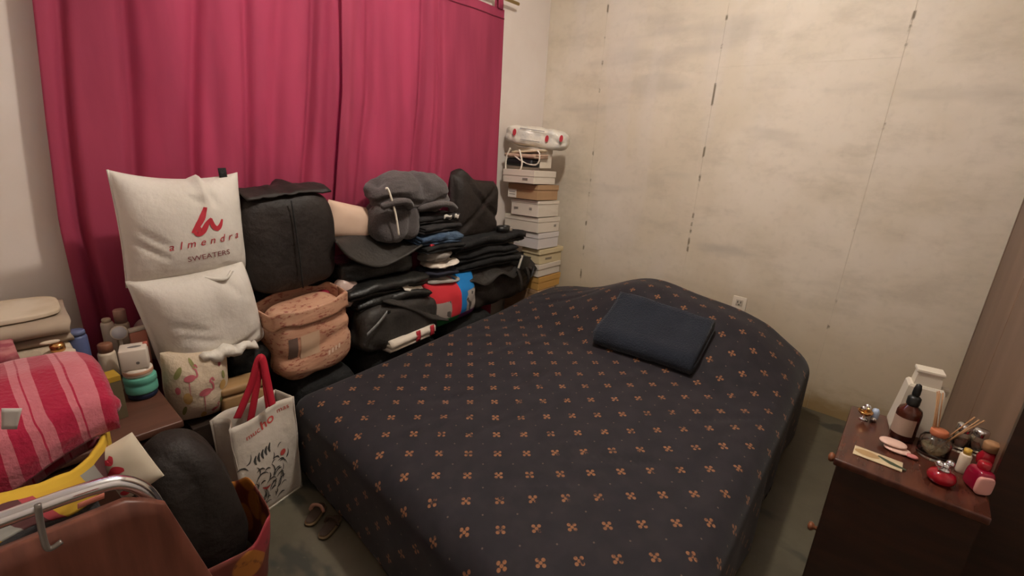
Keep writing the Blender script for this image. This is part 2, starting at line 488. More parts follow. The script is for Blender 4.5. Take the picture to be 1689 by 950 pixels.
def roll(a, L, r=0.085, c=0.075):
    """arc coordinate -> (inset coordinate, drop)"""
    if a < c:
        q = c - a; th = q / r
        if th < PI / 2: return c - r * math.sin(th), r * (1 - math.cos(th))
        return c - r, r + (q - r * PI / 2)
    if a > L - c:
        q = a - (L - c); th = q / r
        if th < PI / 2: return L - c + r * math.sin(th), r * (1 - math.cos(th))
        return L - c + r, r + (q - r * PI / 2)
    return a, 0.0
def cover():
    NA, NB, DR = 150, 120, 0.335
    V, Fc, UV = [], [], []
    for j in range(NB + 1):
        b = -DR + (BLY + 2 * DR) * j / NB
        for i in range(NA + 1):
            a = -DR + (BLX + 2 * DR) * i / NA
            pa, da = roll(a, BLX); pb, db = roll(b, BLY)
            # rounded plan corners
            p = bed_xy(pa, pb); drop = (da ** 4 + db ** 4) ** 0.25
            z0 = bed_top(p.x, p.y)
            flare = 0.0
            c = bed_xy(BLX / 2, BLY / 2); out = (p - c).normalized()
            if da > 0.085: flare = 0.02 * noise.noise(Vector((b * 5, 1.3, 0))) * min(1, da * 4)
            if db > 0.085: flare += 0.02 * noise.noise(Vector((a * 5, 7.3, 0))) * min(1, db * 4)
            if da > 0.0 and db > 0.0:      # tuck the corner in
                k = min(da, db) ; p = p - out * k * 0.22
            p = p + out * flare
            z = max(z0 - drop * (z0 - 0.02) / (DR - 0.02) if False else z0 - drop, 0.014 + 0.008 * noise.noise(Vector((a * 4, b * 4, 0))))
            V.append(Vector((p.x, p.y, z))); UV.append((a + 0.02, b + 0.013))
    N = NA + 1
    for j in range(NB):
        for i in range(NA):
            q = j * N + i; Fc.append((q, q + 1, q + N + 1, q + N))
    return V, Fc, UV
m, g = newmat('navy_flower_sheet', 0.8, 0.25)
uv = g.coord('UV'); U, Vv, _ = g.xyz(uv)
sp = 0.0955 * math.sqrt(2)
A = g.m('DIVIDE', g.m('ADD', U, Vv), sp); B = g.m('DIVIDE', g.m('SUBTRACT', U, Vv), sp)
wob = g.noise(uv, 60, 2)
fa = g.m('ABSOLUTE', g.m('SUBTRACT', g.m('FRACT', A), 0.5)); fb = g.m('ABSOLUTE', g.m('SUBTRACT', g.m('FRACT', B), 0.5))
def dist(a, b, x, y): return g.m('SQRT', g.m('ADD', g.m('POWER', g.m('ABSOLUTE', g.m('SUBTRACT', a, x)), 2.0), g.m('POWER', g.m('ABSOLUTE', g.m('SUBTRACT', b, y)), 2.0)))
pet = g.m('MAXIMUM', g.ss(dist(fa, fb, 0.080, 0.080), 0.064, 0.044), g.ss(dist(fa, fb, 0.0, 0.0), 0.06, 0.04))
pet = g.m('MULTIPLY', pet, g.ss(wob, 0.3, 0.5))
dots = g.ss(dist(fa, fb, 0.5, 0.5), 0.035, 0.02)
spk = g.noise(uv, 14, 2)
wv = g.noise(g.coord('UV', (1, 1, 1)), 500, 2)
c1 = g.mix(g.ss(spk, 0.35, 0.7), (0.0130, 0.0108, 0.0148), (0.0190, 0.0152, 0.0192))
c1 = g.mix(g.m('MULTIPLY', dots, 0.35), c1, (0.25, 0.17, 0.12))
c1 = g.mix(pet, c1, g.mix(wob, (0.19, 0.075, 0.030), (0.25, 0.115, 0.055)))
g.base(c1); g.bump(wv, 0.15, 0.002)
g.b.inputs['Sheen Weight'].default_value = 0.08
bedc = bed_xy(BLX / 2, BLY / 2)
bed = thing('bed', 'low double bed under a navy sheet printed with small orange flowers', 'bed', (0, 0, 0))
obj('mattress', soft(1.70, 1.36, 0.21, 12, 10, 0.0, 1, 0.0, 1), mat('mattress_ticking', (0.5, 0.47, 0.42), 0.9), bed, loc=(bedc.x, bedc.y, 0.10), rot=(0, 0, math.radians(4)))
obj('bed_base', box(1.66, 1.30, 0.10, (0, 0, 0.05)), mat('dark_wood', (0.035, 0.016, 0.01), 0.5, (0.06, 0.025, 0.014), 5, stretch=(1, 1, 8)), bed, False, loc=(bedc.x, bedc.y, 0), rot=(0, 0, math.radians(4)))
obj('fitted_sheet', cover(), m, bed)

# folded towel on the bed
tw = mat('slate_blue_terry', (0.0085, 0.0115, 0.0205), 0.95, (0.014, 0.0185, 0.029), 9, bump=0.5, bscale=160, sheen=0.1)
tv = folded(0.45, 0.20, 2, 0.041, 30, 0.005, 6, 4, gap=0.06, ends=0.015)
tvv = []
tcx, tcy, tyaw = 1.94, 0.775, math.radians(92)
for p in tv[0]:
    q = Matrix.Rotation(tyaw, 3, 'Z') @ p; q = q + Vector((tcx, tcy, 0)); q.z = p.z + bed_top(q.x, q.y) + 0.004; tvv.append(q - Vector((tcx, tcy, bed_top(tcx, tcy))))
to = obj('folded_towel', (tvv, tv[1]), tw, loc=(tcx, tcy, bed_top(tcx, tcy)))
tag(to, 'dark slate-blue folded towel lying on the bed', 'towel')

# ================================================================== CURTAINS
m, g = newmat('crimson_curtain', 0.75, 0.25)
co = g.coord('Object'); n1 = g.noise(g.coord('Object', (1, 1, 0.15)), 9, 4); n2 = g.noise(co, 300, 2)
cc = g.mix(g.ss(n1, 0.35, 0.65), (0.36, 0.048, 0.098), (0.44, 0.062, 0.122)); g.base(cc); g.bump(n2, 0.1, 0.002)
tr = g.new('ShaderNodeBsdfTranslucent'); g.nt.links.new(cc, tr.inputs[0])
mx = g.new('ShaderNodeMixShader'); mx.inputs[0].default_value = 0.30
g.nt.links.new(g.b.outputs[0], mx.inputs[1]); g.nt.links.new(tr.outputs[0], mx.inputs[2])
g.nt.links.new(mx.outputs[0], g.nt.nodes['Material Output'].inputs[0])
curt = m
CY = 2.022
def interp(tab, z):
    tab = sorted(tab)
    if z <= tab[0][0]: (a, b), (c, d) = tab[0], tab[1]
    elif z >= tab[-1][0]: (a, b), (c, d) = tab[-2], tab[-1]
    else:
        for k in range(len(tab) - 1):
            if tab[k][0] <= z <= tab[k + 1][0]: (a, b), (c, d) = tab[k], tab[k + 1]; break
    return b + (d - b) * (z - a) / (c - a)
def edge(pix):
    out = []
    for px, py in pix:
        p = ay(px, py, CY); out.append((p.z, p.x))
    return out
def curtain(name, eL, eR, label, folds, seed, dy, zt, z0, tabs):
    root = thing(name, label, 'curtain', (0, 0, 0), group='crimson curtains')
    def fn(u, v):
        z = z0 + (zt - z0) * v
        xl, xr = interp(eL, z), interp(eR, z); x = xl + (xr - xl) * u
        lo = (1 - v)
        y = CY + dy
        for fu, wd, am in folds:
            fu2 = fu + 0.012 * math.sin(3 * z + fu * 20)
            y += 1.25 * am * math.exp(-((u - fu2) / wd) ** 2) * (0.6 + 0.6 * lo)
        y += 0.0022 * math.sin(u * 47 + 4 * math.sin(u * 9 + z * 0.8 + seed)) * (0.4 + lo) + 0.007 * noise.noise(Vector((u * 7, z * 1.1, seed)))
        y = min(y, YW - 0.006)
        return Vector((x, y, z))
    obj('curtain_cloth', sheet(fn, 150, 40, 0.0016), curt, root)
    # stitched header line and tabs over the rod
    def hem(u, v):
        p = fn(u, 1 - 0.045 / (zt - z0) + (v - 0.5) * 0.003); p.y -= 0.0022; return p
    obj('header_seam', sheet(hem, 150, 1, 0.002), mat('crimson_thread', (0.14, 0.010, 0.028), 0.9), root)
    xl, xr = interp(eL, zt), interp(eR, zt)
    for k in range(tabs):
        u = (k + 0.5) / tabs; u = 0.04 + 0.92 * k / (tabs - 1) if tabs > 1 else 0.5
        def tb(a, b, u=u):
            p = fn(max(0, min(1, u + (a - 0.5) * 0.075 * 0.55 / (xr - xl))), 1.0)
            th = b * PI; p.z = zt - 0.004 + 0.075 * math.sin(th) ** 0.7 if b not in (0, 1) else zt - 0.004
            p.y = CY + dy + 0.004 - 0.014 * math.cos(th); return p
        obj('tab', sheet(tb, 3, 10, 0.0016), curt, root)
    return root
eL1 = edge([(53, 0), (75, 200), (97, 370), (135, 530)]); eR1 = edge([(592, 0), (583, 150), (570, 330)])
eL2 = edge([(560, 0), (562, 150), (550, 330)]); eR2 = edge([(829, 10), (824, 150), (815, 330)])
ZT = ay(815, 12, CY).z
curtain('curtain', eL1, eR1, 'wide crimson curtain panel behind the white and black bags', [(0.06, 0.015, 0.03), (0.20, 0.02, 0.028), (0.30, 0.05, -0.014), (0.395, 0.02, 0.030), (0.5, 0.05, -0.012), (0.56, 0.018, 0.028), (0.68, 0.03, 0.02), (0.80, 0.02, 0.035), (0.9, 0.03, 0.02), (0.97, 0.02, 0.02)], 1, 0.0, ZT, 0.12, 9)
curtain('curtain', eL2, eR2, 'narrow crimson curtain panel nearest the room corner', [(0.04, 0.02, -0.012), (0.12, 0.02, 0.02), (0.26, 0.03, -0.01), (0.42, 0.018, 0.030), (0.47, 0.02, -0.014), (0.54, 0.012, 0.032), (0.75, 0.08, -0.008)], 2, -0.014, ZT, 0.12, 4)
rod = obj('curtain_rod', tube([(0.05, CY, ZT + 0.062), (2.32, CY, ZT + 0.062)], 0.009, 10), mat('brass', (0.5, 0.36, 0.14), 0.35, metal=1.0))
tag(rod, 'thin metal rod carrying the crimson curtains', 'rod')
# ================================================================== PILE BETWEEN BED AND CURTAIN
def px_box(x0, y0, x1, y1, Y):
    xm, ym = (x0 + x1) / 2, (y0 + y1) / 2
    xl, xr = ay(x0, ym, Y).x, ay(x1, ym, Y).x; zt, zb = ay(xm, y0, Y).z, ay(xm, y1, Y).z
    return (xl + xr) / 2, zb, xr - xl, zt - zb

blk = mat('black_nonwoven', (0.0145, 0.0105, 0.009), 0.6, (0.024, 0.0175, 0.015), 7, bump=0.25, bscale=40, spec=0.35)
blk2 = mat('black_cotton', (0.006, 0.006, 0.0065), 0.85, (0.014, 0.013, 0.013), 9, bump=0.35, bscale=60)
blk3 = mat('black_leatherette', (0.007, 0.007, 0.007), 0.42, (0.015, 0.014, 0.012), 7, bump=0.2, bscale=70, spec=0.5)
char = mat('charcoal_nylon', (0.022, 0.019, 0.017), 0.6, (0.035, 0.030, 0.026), 8, bump=0.2, bscale=60)
wht = mat('white_nonwoven', (0.56, 0.51, 0.45), 0.75, (0.63, 0.58, 0.52), 5, bump=0.15, bscale=50)
wht2 = mat('white_plastic_film', (0.66, 0.62, 0.55), 0.45, (0.58, 0.53, 0.46), 9, bump=0.3, bscale=30)
red = mat('red_print', (0.40, 0.022, 0.035), 0.7)
maroon = mat('maroon_print', (0.20, 0.045, 0.045), 0.8)
cord = mat('cream_cord', (0.72, 0.65, 0.54), 0.7)

# sacks at the foot of the pile, mostly hidden
for (cx, w, lab) in ((0.83, 0.30, 'black sack low behind the bed, under the peach printed bag'), (1.25, 0.46, 'black sack low behind the bed, under the black bag with the grey zip'),
                     (1.75, 0.42, 'black sack low behind the bed, under the patchwork cushion')):
    yc = 1.575 + (cx - 0.655) * 0.079 + 0.15 + 0.02
    s_ = obj('black_sack', soft(w, 0.24, 0.31, 4, 12, 0.008, 6, 0.008, 4, seed=cx), blk2, loc=(cx, yc, 0))
    tag(s_, lab, 'sack', 'black sacks at the foot of the pile')

def ipx(tab, u):
    q = spline([(x, y, 0) for x, y in tab], 10); s = u * (len(q) - 1); i = min(int(s), len(q) - 2); f_ = s - i; r = q[i] + (q[i + 1] - q[i]) * f_; return r.x, r.y
# --- printed white sweater bag
cx, zb, w, h = px_box(192, 294, 396, 462, 1.80)
def wb_fn(P, u, v):
    P.z += 0.012 * max(0, v) ** 3 * (abs(u) ** 2.2 - 0.35) * 1.6
    # gathered fold at the top edge
    k = math.exp(-((u - 0.22) / 0.05) ** 2) * max(0, v) ** 1.2
    P.y -= 0.022 * k; P.z += 0.016 * k * (1 if v > 0.9 else 0.5)
    for (x0, z0, x1, z1, am) in ((0.22, 0.9, 0.45, 0.35, 0.010), (-0.9, 0.1, -0.35, -0.35, 0.010), (-0.95, -0.1, -0.4, -0.55, 0.012), (0.9, -0.9, 0.3, -0.7, 0.010), (-0.1, 0.7, 0.25, 0.45, 0.008)):
        d = Vector((x1 - x0, z1 - z0)); L = d.length; d /= L; q = Vector((u - x0, v - z0)); s = q.dot(d) / L
        if 0 < s < 1: P.y += am * math.exp(-((q.x * d.y - q.y * d.x) / 0.05) ** 2) * math.sin(PI * s) * (1 if P.y < 0 else 0)
    return P
vf, pos = pillow(w * 1.04, h * 1.03, 0.20, 40, 0.03, 0.005, 8, 0.006, 5, 3, fn=wb_fn, e=3.2)
wb = thing('garment_bag', 'stuffed white fabric bag with red scribble logo, on top of the plain one', 'bag', (cx, 1.79, zb), (math.radians(-3), math.radians(2), math.radians(4)))
body = obj('bag_body', vf, wht, wb)
def on_bag(x, y): return pos(max(-.99, min(.99, x)), max(-.99, min(.99, y)), -1)
# print coordinates: u,v of the bag, from the photo's bag corners
lg = join(stroke([(0.25, -0.02), (0.36, 0.12), (0.45, 0.27), (0.52, 0.43)], [0.03, 0.09, 0.10, 0.05]),
          stroke([(0.28, 0.02), (0.33, -0.05), (0.42, 0.0), (0.50, 0.13), (0.58, 0.22)], [0.03, 0.09, 0.10, 0.08, 0.05]),
          stroke([(0.34, 0.12), (0.38, 0.0), (0.44, 0.02)], [0.06, 0.09, 0.06]),
          stroke([(0.56, 0.22), (0.60, 0.08), (0.66, 0.03), (0.72, 0.08), (0.77, 0.20)], [0.05, 0.09, 0.09, 0.07, 0.03]))
lg = move(lg, -0.34, 0.0, 0)
obj('printed_logo', decal(lg, on_bag, 0.0022), red, wb)
tm = text_mesh('almendra', 0.235, 0.35, 1.75, 0.0)
tm = xf(tm, Matrix.Translation((0.13, -0.26, 0)) @ Matrix.Rotation(math.radians(7), 4, 'Z') @ Matrix.Diagonal((0.80, 0.85, 1, 1)))
obj('printed_lettering', decal(tm, on_bag, 0.0022), red, wb)
tm = xf(text_mesh('SWEATERS', 0.17, 0, 1.0, 0.0), Matrix.Translation((0.16, -0.53, 0)) @ Matrix.Rotation(math.radians(6), 4, 'Z') @ Matrix.Diagonal((0.88, 0.85, 1, 1)))
obj('printed_lettering', decal(tm, on_bag, 0.0022), maroon, wb)
def wire_edge(pos, side_pts): return tube([pos(u, v, -1) for u, v in side_pts], 0.003, 6)
obj('side_seam', wire_edge(pos, [(-1, -1 + 2 * k / 24) for k in range(25)]), wht, wb)
obj('side_seam', wire_edge(pos, [(1, -1 + 2 * k / 24) for k in range(25)]), wht, wb)

# --- plain white bag below it
cx, zb, w, h = px_box(245, 443, 426, 590, 1.77)
def w2_fn(P, u, v):
    for (x0, z0, x1, z1, am) in ((-0.8, 0.2, -0.1, -0.2, 0.009), (-0.7, -0.1, 0.0, -0.45, 0.009), (0.3, 0.9, 0.6, 0.3, 0.008), (0.75, 0.9, 0.7, 0.2, 0.008), (0.9, -0.5, 0.2, -0.7, 0.010)):
        d = Vector((x1 - x0, z1 - z0)); L = d.length; d /= L; q = Vector((u - x0, v - z0)); s = q.dot(d) / L
        if 0 < s < 1: P.y += am * math.exp(-((q.x * d.y - q.y * d.x) / 0.06) ** 2) * math.sin(PI * s) * (1 if P.y < 0 else 0)
    P.x += 0.02 * (P.z / h - 0.5) * -1
    return P
vf, pos2 = pillow(w * 1.03, h * 1.04, 0.27, 36, 0.02, 0.006, 7, 0.006, 5, 8, fn=w2_fn, e=4)
w2 = thing('garment_bag', 'plain stuffed white fabric bag under the printed one', 'bag', (cx, 1.775, zb), (0, math.radians(-5), math.radians(3)))
obj('bag_body', vf, wht, w2)
obj('hang_tab', soft(0.055, 0.012, 0.05, 2.4, 8, 0.002, 20, 0, 1), wht2, w2, loc=(0.055, -0.115, h * 0.66), rot=(math.radians(-18), 0, 0))
obj('drawstring', tube(spline([(0.0, -0.06, h * 0.97), (0.05, -0.11, h * 0.93), (0.085, -0.10, h * 0.99)], 6), 0.006, 6), wht2, w2)
obj('side_seam', tube([pos2(1, -1 + 2 * k / 24, -1) for k in range(25)], 0.003, 6), wht, w2)

# --- mauve sack behind left
cx, zb, w, h = px_box(236, 520, 330, 592, 1.86)
tag(obj('pale_sack', soft(w * 1.1, 0.16, h, 3, 12, 0.006, 8, 0.006, 6, 12), mat('mauve_film', (0.34, 0.25, 0.235), 0.5, (0.40, 0.31, 0.29), 8), loc=(cx - 0.012, 1.90, zb)), 'mauve-grey sack half hidden left of the plain white bag', 'sack')

# --- crate carrying the flamingo bag, shadowed
cr_ = thing('storage_crate', 'dark low crate under the flamingo bag and the wooden box', 'crate', (0.475, 1.73, 0))
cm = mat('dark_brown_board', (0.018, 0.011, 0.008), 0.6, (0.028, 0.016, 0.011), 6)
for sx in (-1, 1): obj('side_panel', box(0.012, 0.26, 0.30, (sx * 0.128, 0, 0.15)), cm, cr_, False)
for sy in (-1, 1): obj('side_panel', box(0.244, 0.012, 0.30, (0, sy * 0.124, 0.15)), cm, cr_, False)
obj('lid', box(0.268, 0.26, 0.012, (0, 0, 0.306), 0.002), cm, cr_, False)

# --- flamingo print bag
cx, zb, w, h = px_box(262, 584, 372, 668, 1.665)
fl = thing('flamingo_bag', 'cream cloth bag printed with pink flamingos and green leaves', 'bag', (cx, 1.675, 0.313), (0, math.radians(4), math.radians(-6)))
h = ay(315, 582, 1.665).z - 0.313
vf, pos3 = pillow(w, h * 1.05, 0.17, 30, 0.0, 0.005, 9, 0.005, 7, 21, e=2.4, fn=lambda P, u, v: Vector((P.x * (1 - 0.16 * max(0, -v)), P.y, P.z)))
obj('bag_body', vf, mat('cream_cotton', (0.50, 0.40, 0.29), 0.85, (0.56, 0.46, 0.34), 6, bump=0.2, bscale=90), fl)
def on3(x, y): return pos3(max(-.97, min(.97, x)), max(-.97, min(.97, y)), -1)
def flamingo(x, y, s, fl_=1):
    q = join(blob(0, 0, 0.20, 0.10, 0.15), stroke([(0.12, 0.02), (0.25, 0.04), (0.24, 0.20), (0.16, 0.28), (0.24, 0.34), (0.30, 0.26)], [0.07, 0.06, 0.05, 0.05, 0.06, 0.03]), stroke([(-0.04, -0.05), (-0.03, -0.3), (-0.02, -0.55)], [0.03, 0.025, 0.02]))
    return xf(q, Matrix.Translation((x, y, 0)) @ Matrix.Diagonal((s * fl_, s, 1, 1)))
pink = mat('pink_print', (0.42, 0.10, 0.12), 0.8)
for q in (flamingo(0.10, -0.02, 1.0), flamingo(-0.32, 0.42, 0.85, 1), flamingo(0.42, -0.62, 0.55)): obj('flamingo_print', decal(q, on3), pink, fl)
for q in (blob(-0.66, 0.1, 0.07, 0.1), blob(0.62, 0.62, 0.05, 0.07)): obj('flower_print', decal(q, on3), pink, fl)
for q in (blob(-0.62, 0.55, 0.07, 0.18, -0.6), blob(0.72, -0.30, 0.09, 0.2, -0.5), blob(-0.2, 0.75, 0.05, 0.14, 0.5), blob(-0.55, -0.5, 0.06, 0.16, -0.3), blob(0.72, 0.30, 0.05, 0.12, 0.2)): obj('leaf_print', decal(q, on3), mat('olive_print', (0.20, 0.20, 0.07), 0.8), fl)
for q in (blob(-0.42, -0.12, 0.13, 0.17), blob(0.68, 0.02, 0.11, 0.15), blob(0.05, -0.72, 0.1, 0.12)): obj('pineapple_print', decal(q, on3), mat('ochre_print', (0.46, 0.29, 0.10), 0.8), fl)

# --- crumpled white plastic roll between the white bag and the flamingo bag
a = ay(333, 592, 1.63); b = ay(422, 566, 1.63)
P = [a + (b - a) * k / 14 + Vector((0, 0, 0.006 * math.sin(k * 1.3))) for k in range(15)]
rr = [0.018 + 0.012 * math.sin(PI * min(1, k / 14 * 1.25)) + 0.004 * math.sin(k * 2.3) for k in range(15)]
q = tube([p - a for p in P], rr, 14, 0.75)
q = ([p + 0.006 * Vector((0, noise.noise(p * 40), noise.noise(p * 40 + Vector((3, 1, 2))))) for p in q[0]], q[1])
tag(obj('plastic_wrap', q, wht2, loc=a), 'twisted roll of white plastic film squeezed above the flamingo bag', 'plastic')

# --- wooden box beside the crate front with a chrome bar
cx, zb, w, h = px_box(352, 626, 446, 690, 1.62)
wbx = thing('wooden_box', 'light tan wooden box behind the tote bag', 'box', (0.515, 1.640, 0.312), math.radians(-4))
tan = mat('tan_wood', (0.30, 0.175, 0.075), 0.55, (0.38, 0.23, 0.105), 5, stretch=(1, 8, 8))
obj('box_body', box(0.155, 0.085, 0.07, (0, 0, 0.035), 0.012, 3), tan, wbx)
obj('lid', box(0.157, 0.087, 0.03, (0, 0, 0.0865), 0.010, 3), tan, wbx)
tag(obj('chrome_bar', tube(spline([(0, 0, 0), (0.004, -0.004, 0.06), (0.0, 0.0, 0.115)], 6), 0.005, 8), mat('chrome', (0.75, 0.75, 0.76), 0.16, metal=1.0), loc=(0.425, 1.578, 0.19)), 'short chrome bar standing beside the tan wooden box', 'bar')

# --- big black bag standing beside the white ones
cx, zb, w, h = px_box(388, 312, 548, 480, 1.80)
bbag = thing('fabric_bag', 'large stuffed black bag with an upright strap next to the printed white bag', 'bag', (cx + 0.012, 1.852, zb), (0, math.radians(-3), math.radians(2)))
obj('bag_body', soft(w * 1.0, 0.25, h, 4.5, 22, 0.006, 7, 0.010, 4, seed=31, taper=0.03, bulge=0.03, stretch=(1.2, 1, 0.5)), blk, bbag)
sx = ay(492, 400, 1.7).x - cx
obj('seam', tube([(sx, -0.128 - 0.006 * math.sin(PI * k / 14), h * (0.06 + 0.86 * k / 14)) for k in range(15)], 0.0028, 6), blk2, bbag)
def topfold(u, v):
    x = (u - 0.5) * w * 0.86; return Vector((x + 0.01, -0.11 + v * 0.2, h * (0.965 + 0.05 * math.sin(PI * v)) + 0.012 * fbm(Vector((u * 3, v, 0)), 3, 1.5) + 0.03 * math.exp(-((u - 0.62) / 0.08) ** 2) * v))
obj('folded_top', sheet(topfold, 24, 8, 0.006), blk, bbag)
s0 = ay(383, 325, 1.80) - Vector((cx + 0.012, 1.852, zb)); s1 = ay(378, 272, 1.80) - Vector((cx + 0.012, 1.852, zb))
obj('strap', sheet(lambda u, v: s0 + (s1 - s0) * v * 1.0 + Vector(((u - 0.5) * 0.024, 0.0 + 0.01 * v, -0.05 * (1 - v))), 3, 8, 0.004), blk2, bbag)
# black bundle under it
cx, zb, w, h = px_box(432, 468, 560, 600, 1.86)
tag(obj('black_bundle', soft(w * 1.15, 0.12, h + 0.02, 3.2, 16, 0.010, 8, 0.012, 5, 33), blk2, loc=(cx, 1.90, 0.315)), 'black cloth bundle squeezed under the large black bag', 'bundle')
cx, zb, w, h = px_box(362, 578, 452, 640, 1.82)
tag(obj('black_pouch', soft(w, 0.12, 0.14, 3, 12, 0.008, 9, 0.01, 6, 35), blk3, loc=(0.60, 1.78, 0.345)), 'small black pouch behind the red handles of the tote', 'pouch')

# --- beige pillow behind
cx, zb, w, h = px_box(528, 335, 607, 388, 1.9)
pv, _p = pillow(w * 1.02, h * 1.12, 0.10, 20, 0.02, 0.004, 9, 0.004, 7, 41)
tag(obj('small_pillow', pv, mat('beige_print', (0.60, 0.42, 0.31), 0.85, (0.50, 0.33, 0.24), 7, lo_=0.5, hi_=0.75), loc=(cx, 1.895, zb - 0.02), rot=(0, math.radians(14), 0)), 'small peach-beige pillow between the black bag and the hoodie', 'pillow')

# --- peach printed bag
cx, zb, w, h = px_box(447, 492, 578, 628, 1.70)
m, g = newmat('peach_print', 0.6, 0.35)
co = g.coord('Object'); n1 = g.noise(co, 6, 3); n2 = g.noise(g.coord('Object', (1, 1, 2.6)), 45, 4, 0.7); n3 = g.noise(g.coord('Object', (0.5, 1, 1.4)), 26, 2)
c1 = g.mix(g.ss(n1, 0.4, 0.6), (0.47, 0.245, 0.155), (0.52, 0.30, 0.195))
c1 = g.mix(g.m('MULTIPLY', g.ss(n2, 0.50, 0.60), g.ss(n3, 0.42, 0.55)), c1, (0.27, 0.075, 0.05)); g.base(c1); g.bump(n3, 0.4, 0.01)
peach = m
pb = thing('shopping_bag', 'full peach-coloured bag with reddish print and a rolled rim', 'bag', (cx, 1.735, 0.318), (0, math.radians(-4), math.radians(5)))
h2 = zb + h - 0.318
pbody = soft(w * 0.99, 0.20, h2 * 0.96, 4, 22, 0.006, 8, 0.010, 6, 51, taper=-0.05, stretch=(0.5, 1, 1.6))
obj('bag_body', pbody, peach, pb)
def rim(u, v):
    a_ = 2 * PI * u; s_ = lambda t: math.copysign(abs(t) ** 0.5, t)
    k = 1.03 + 0.03 * noise.noise(Vector((math.cos(a_) * 3, math.sin(a_) * 3, v)))
    return Vector((s_(math.cos(a_)) * w * 0.50 * k, s_(math.sin(a_)) * 0.102 * k, h2 * (0.80 + 0.20 * v) + 0.008 * math.sin(a_ * 5)))
obj('rolled_rim', sheet(rim, 60, 6, 0.005), peach, pb)
from mathutils.bvhtree import BVHTree
bvh = BVHTree.FromPolygons([tuple(p) for p in pbody[0]], [tuple(f) for f in pbody[1]])
def on_pb(x, z):
    r = bvh.ray_cast(Vector((x, -1, z)), Vector((0, 1, 0)))[0]
    return r if r is not None else Vector((x, -0.1, z))
def quad(x0, z0, x1, z1, sk_=0.0, n=6):
    V = [Vector((x0 + (x1 - x0) * i / n + sk_ * j / n, z0 + (z1 - z0) * j / n, 0)) for j in range(n + 1) for i in range(n + 1)]
    return V, [(j * (n + 1) + i, j * (n + 1) + i + 1, (j + 1) * (n + 1) + i + 1, (j + 1) * (n + 1) + i) for j in range(n) for i in range(n)]
obj('patch', decal(quad(-w * 0.40, h2 * 0.40, -w * 0.30, h2 * 0.66, 0.006), on_pb, 0.002, 0), mat('brown_print', (0.12, 0.075, 0.06), 0.7), pb)
obj('patch', decal(quad(-w * 0.27, h2 * 0.36, -w * 0.03, h2 * 0.66, 0.008), on_pb, 0.002, 0), mat('beige_patch', (0.50, 0.33, 0.22), 0.7), pb)
for k in range(4):
    obj('print_bar', decal(quad(0.02 + 0.016 * k, h2 * (0.28 + 0.012 * k), 0.028 + 0.016 * k, h2 * (0.34 + 0.012 * k), 0.004, 2), on_pb, 0.002, 0), mat('pale_print', (0.70, 0.52, 0.40), 0.7), pb)

# --- front black bag with a grey zip
cx, zb, w, h = px_box(572, 480, 742, 566, 1.72)
fb_ = thing('satchel', 'black satchel with a grey zip, lying against the far edge of the bed', 'bag', (cx, 1.735, 0.318), (0, math.radians(3), math.radians(6)))
h2 = 0.215
fbinv = (Matrix.Translation((cx, 1.735, 0.318)) @ Euler((0, math.radians(3), math.radians(6))).to_matrix().to_4x4()).inverted()
obj('bag_body', soft(w * 0.86, 0.17, h2, 4.5, 20, 0.006, 7, 0.010, 5, 61, taper=0.12), char, fb_, loc=(-w * 0.06, 0, 0))
sf_top = [(628, 492), (652, 479), (690, 484), (718, 500), (738, 522)]; sf_bot = [(632, 497), (650, 503), (682, 512), (712, 526), (740, 529)]
def flap(u, v):
    a = ay(*ipx(sf_top, u), 1.83); b = ay(*ipx(sf_bot, u), 1.655); p = a + (b - a) * v
    p.z += 0.012 * math.sin(PI * v) * math.sin(PI * u) + 0.003 * noise.noise(Vector((u * 5, v * 5, 1))); return fbinv @ p
obj('flap', sheet(flap, 26, 14, 0.008), char, fb_)
z0_ = ay(592, 556, 1.645) - Vector((cx, 1.735, 0.318)); z1_ = ay(627, 518, 1.645) - Vector((cx, 1.735, 0.318))
obj('zip', sheet(lambda u, v: z0_ + (z1_ - z0_) * u + Vector((0, -0.004 - 0.006 * math.sin(PI * u), (v - 0.5) * 0.016)), 12, 2, 0.004), mat('grey_zip', (0.17, 0.17, 0.165), 0.45), fb_)
obj('zip_pull', box(0.012, 0.006, 0.016, tuple(z1_ + Vector((0.008, -0.008, 0.0))), 0.002), blk3, fb_)

# --- cream shirt with red bars at the bed edge
cx, zb, w, h = px_box(625, 528, 712, 560, 1.675)
sh = thing('folded_shirt', 'cream folded shirt with red bars under the satchel', 'shirt', (cx + 0.01, 1.695, 0.325), math.radians(8))
obj('cloth', folded(w * 0.95, 0.10, 3, 0.017, 20, 0.004, 9, 3), mat('cream_cloth', (0.60, 0.52, 0.43), 0.9, (0.66, 0.58, 0.49), 8), sh)
for dx in (0.02, 0.115): obj('red_bar', sheet(lambda u, v, dx=dx: Vector((dx + (u - .5) * 0.026, -0.060 - 0.004 * math.sin(PI * v), 0.008 + v * 0.052)), 2, 5, 0.003), red, sh)

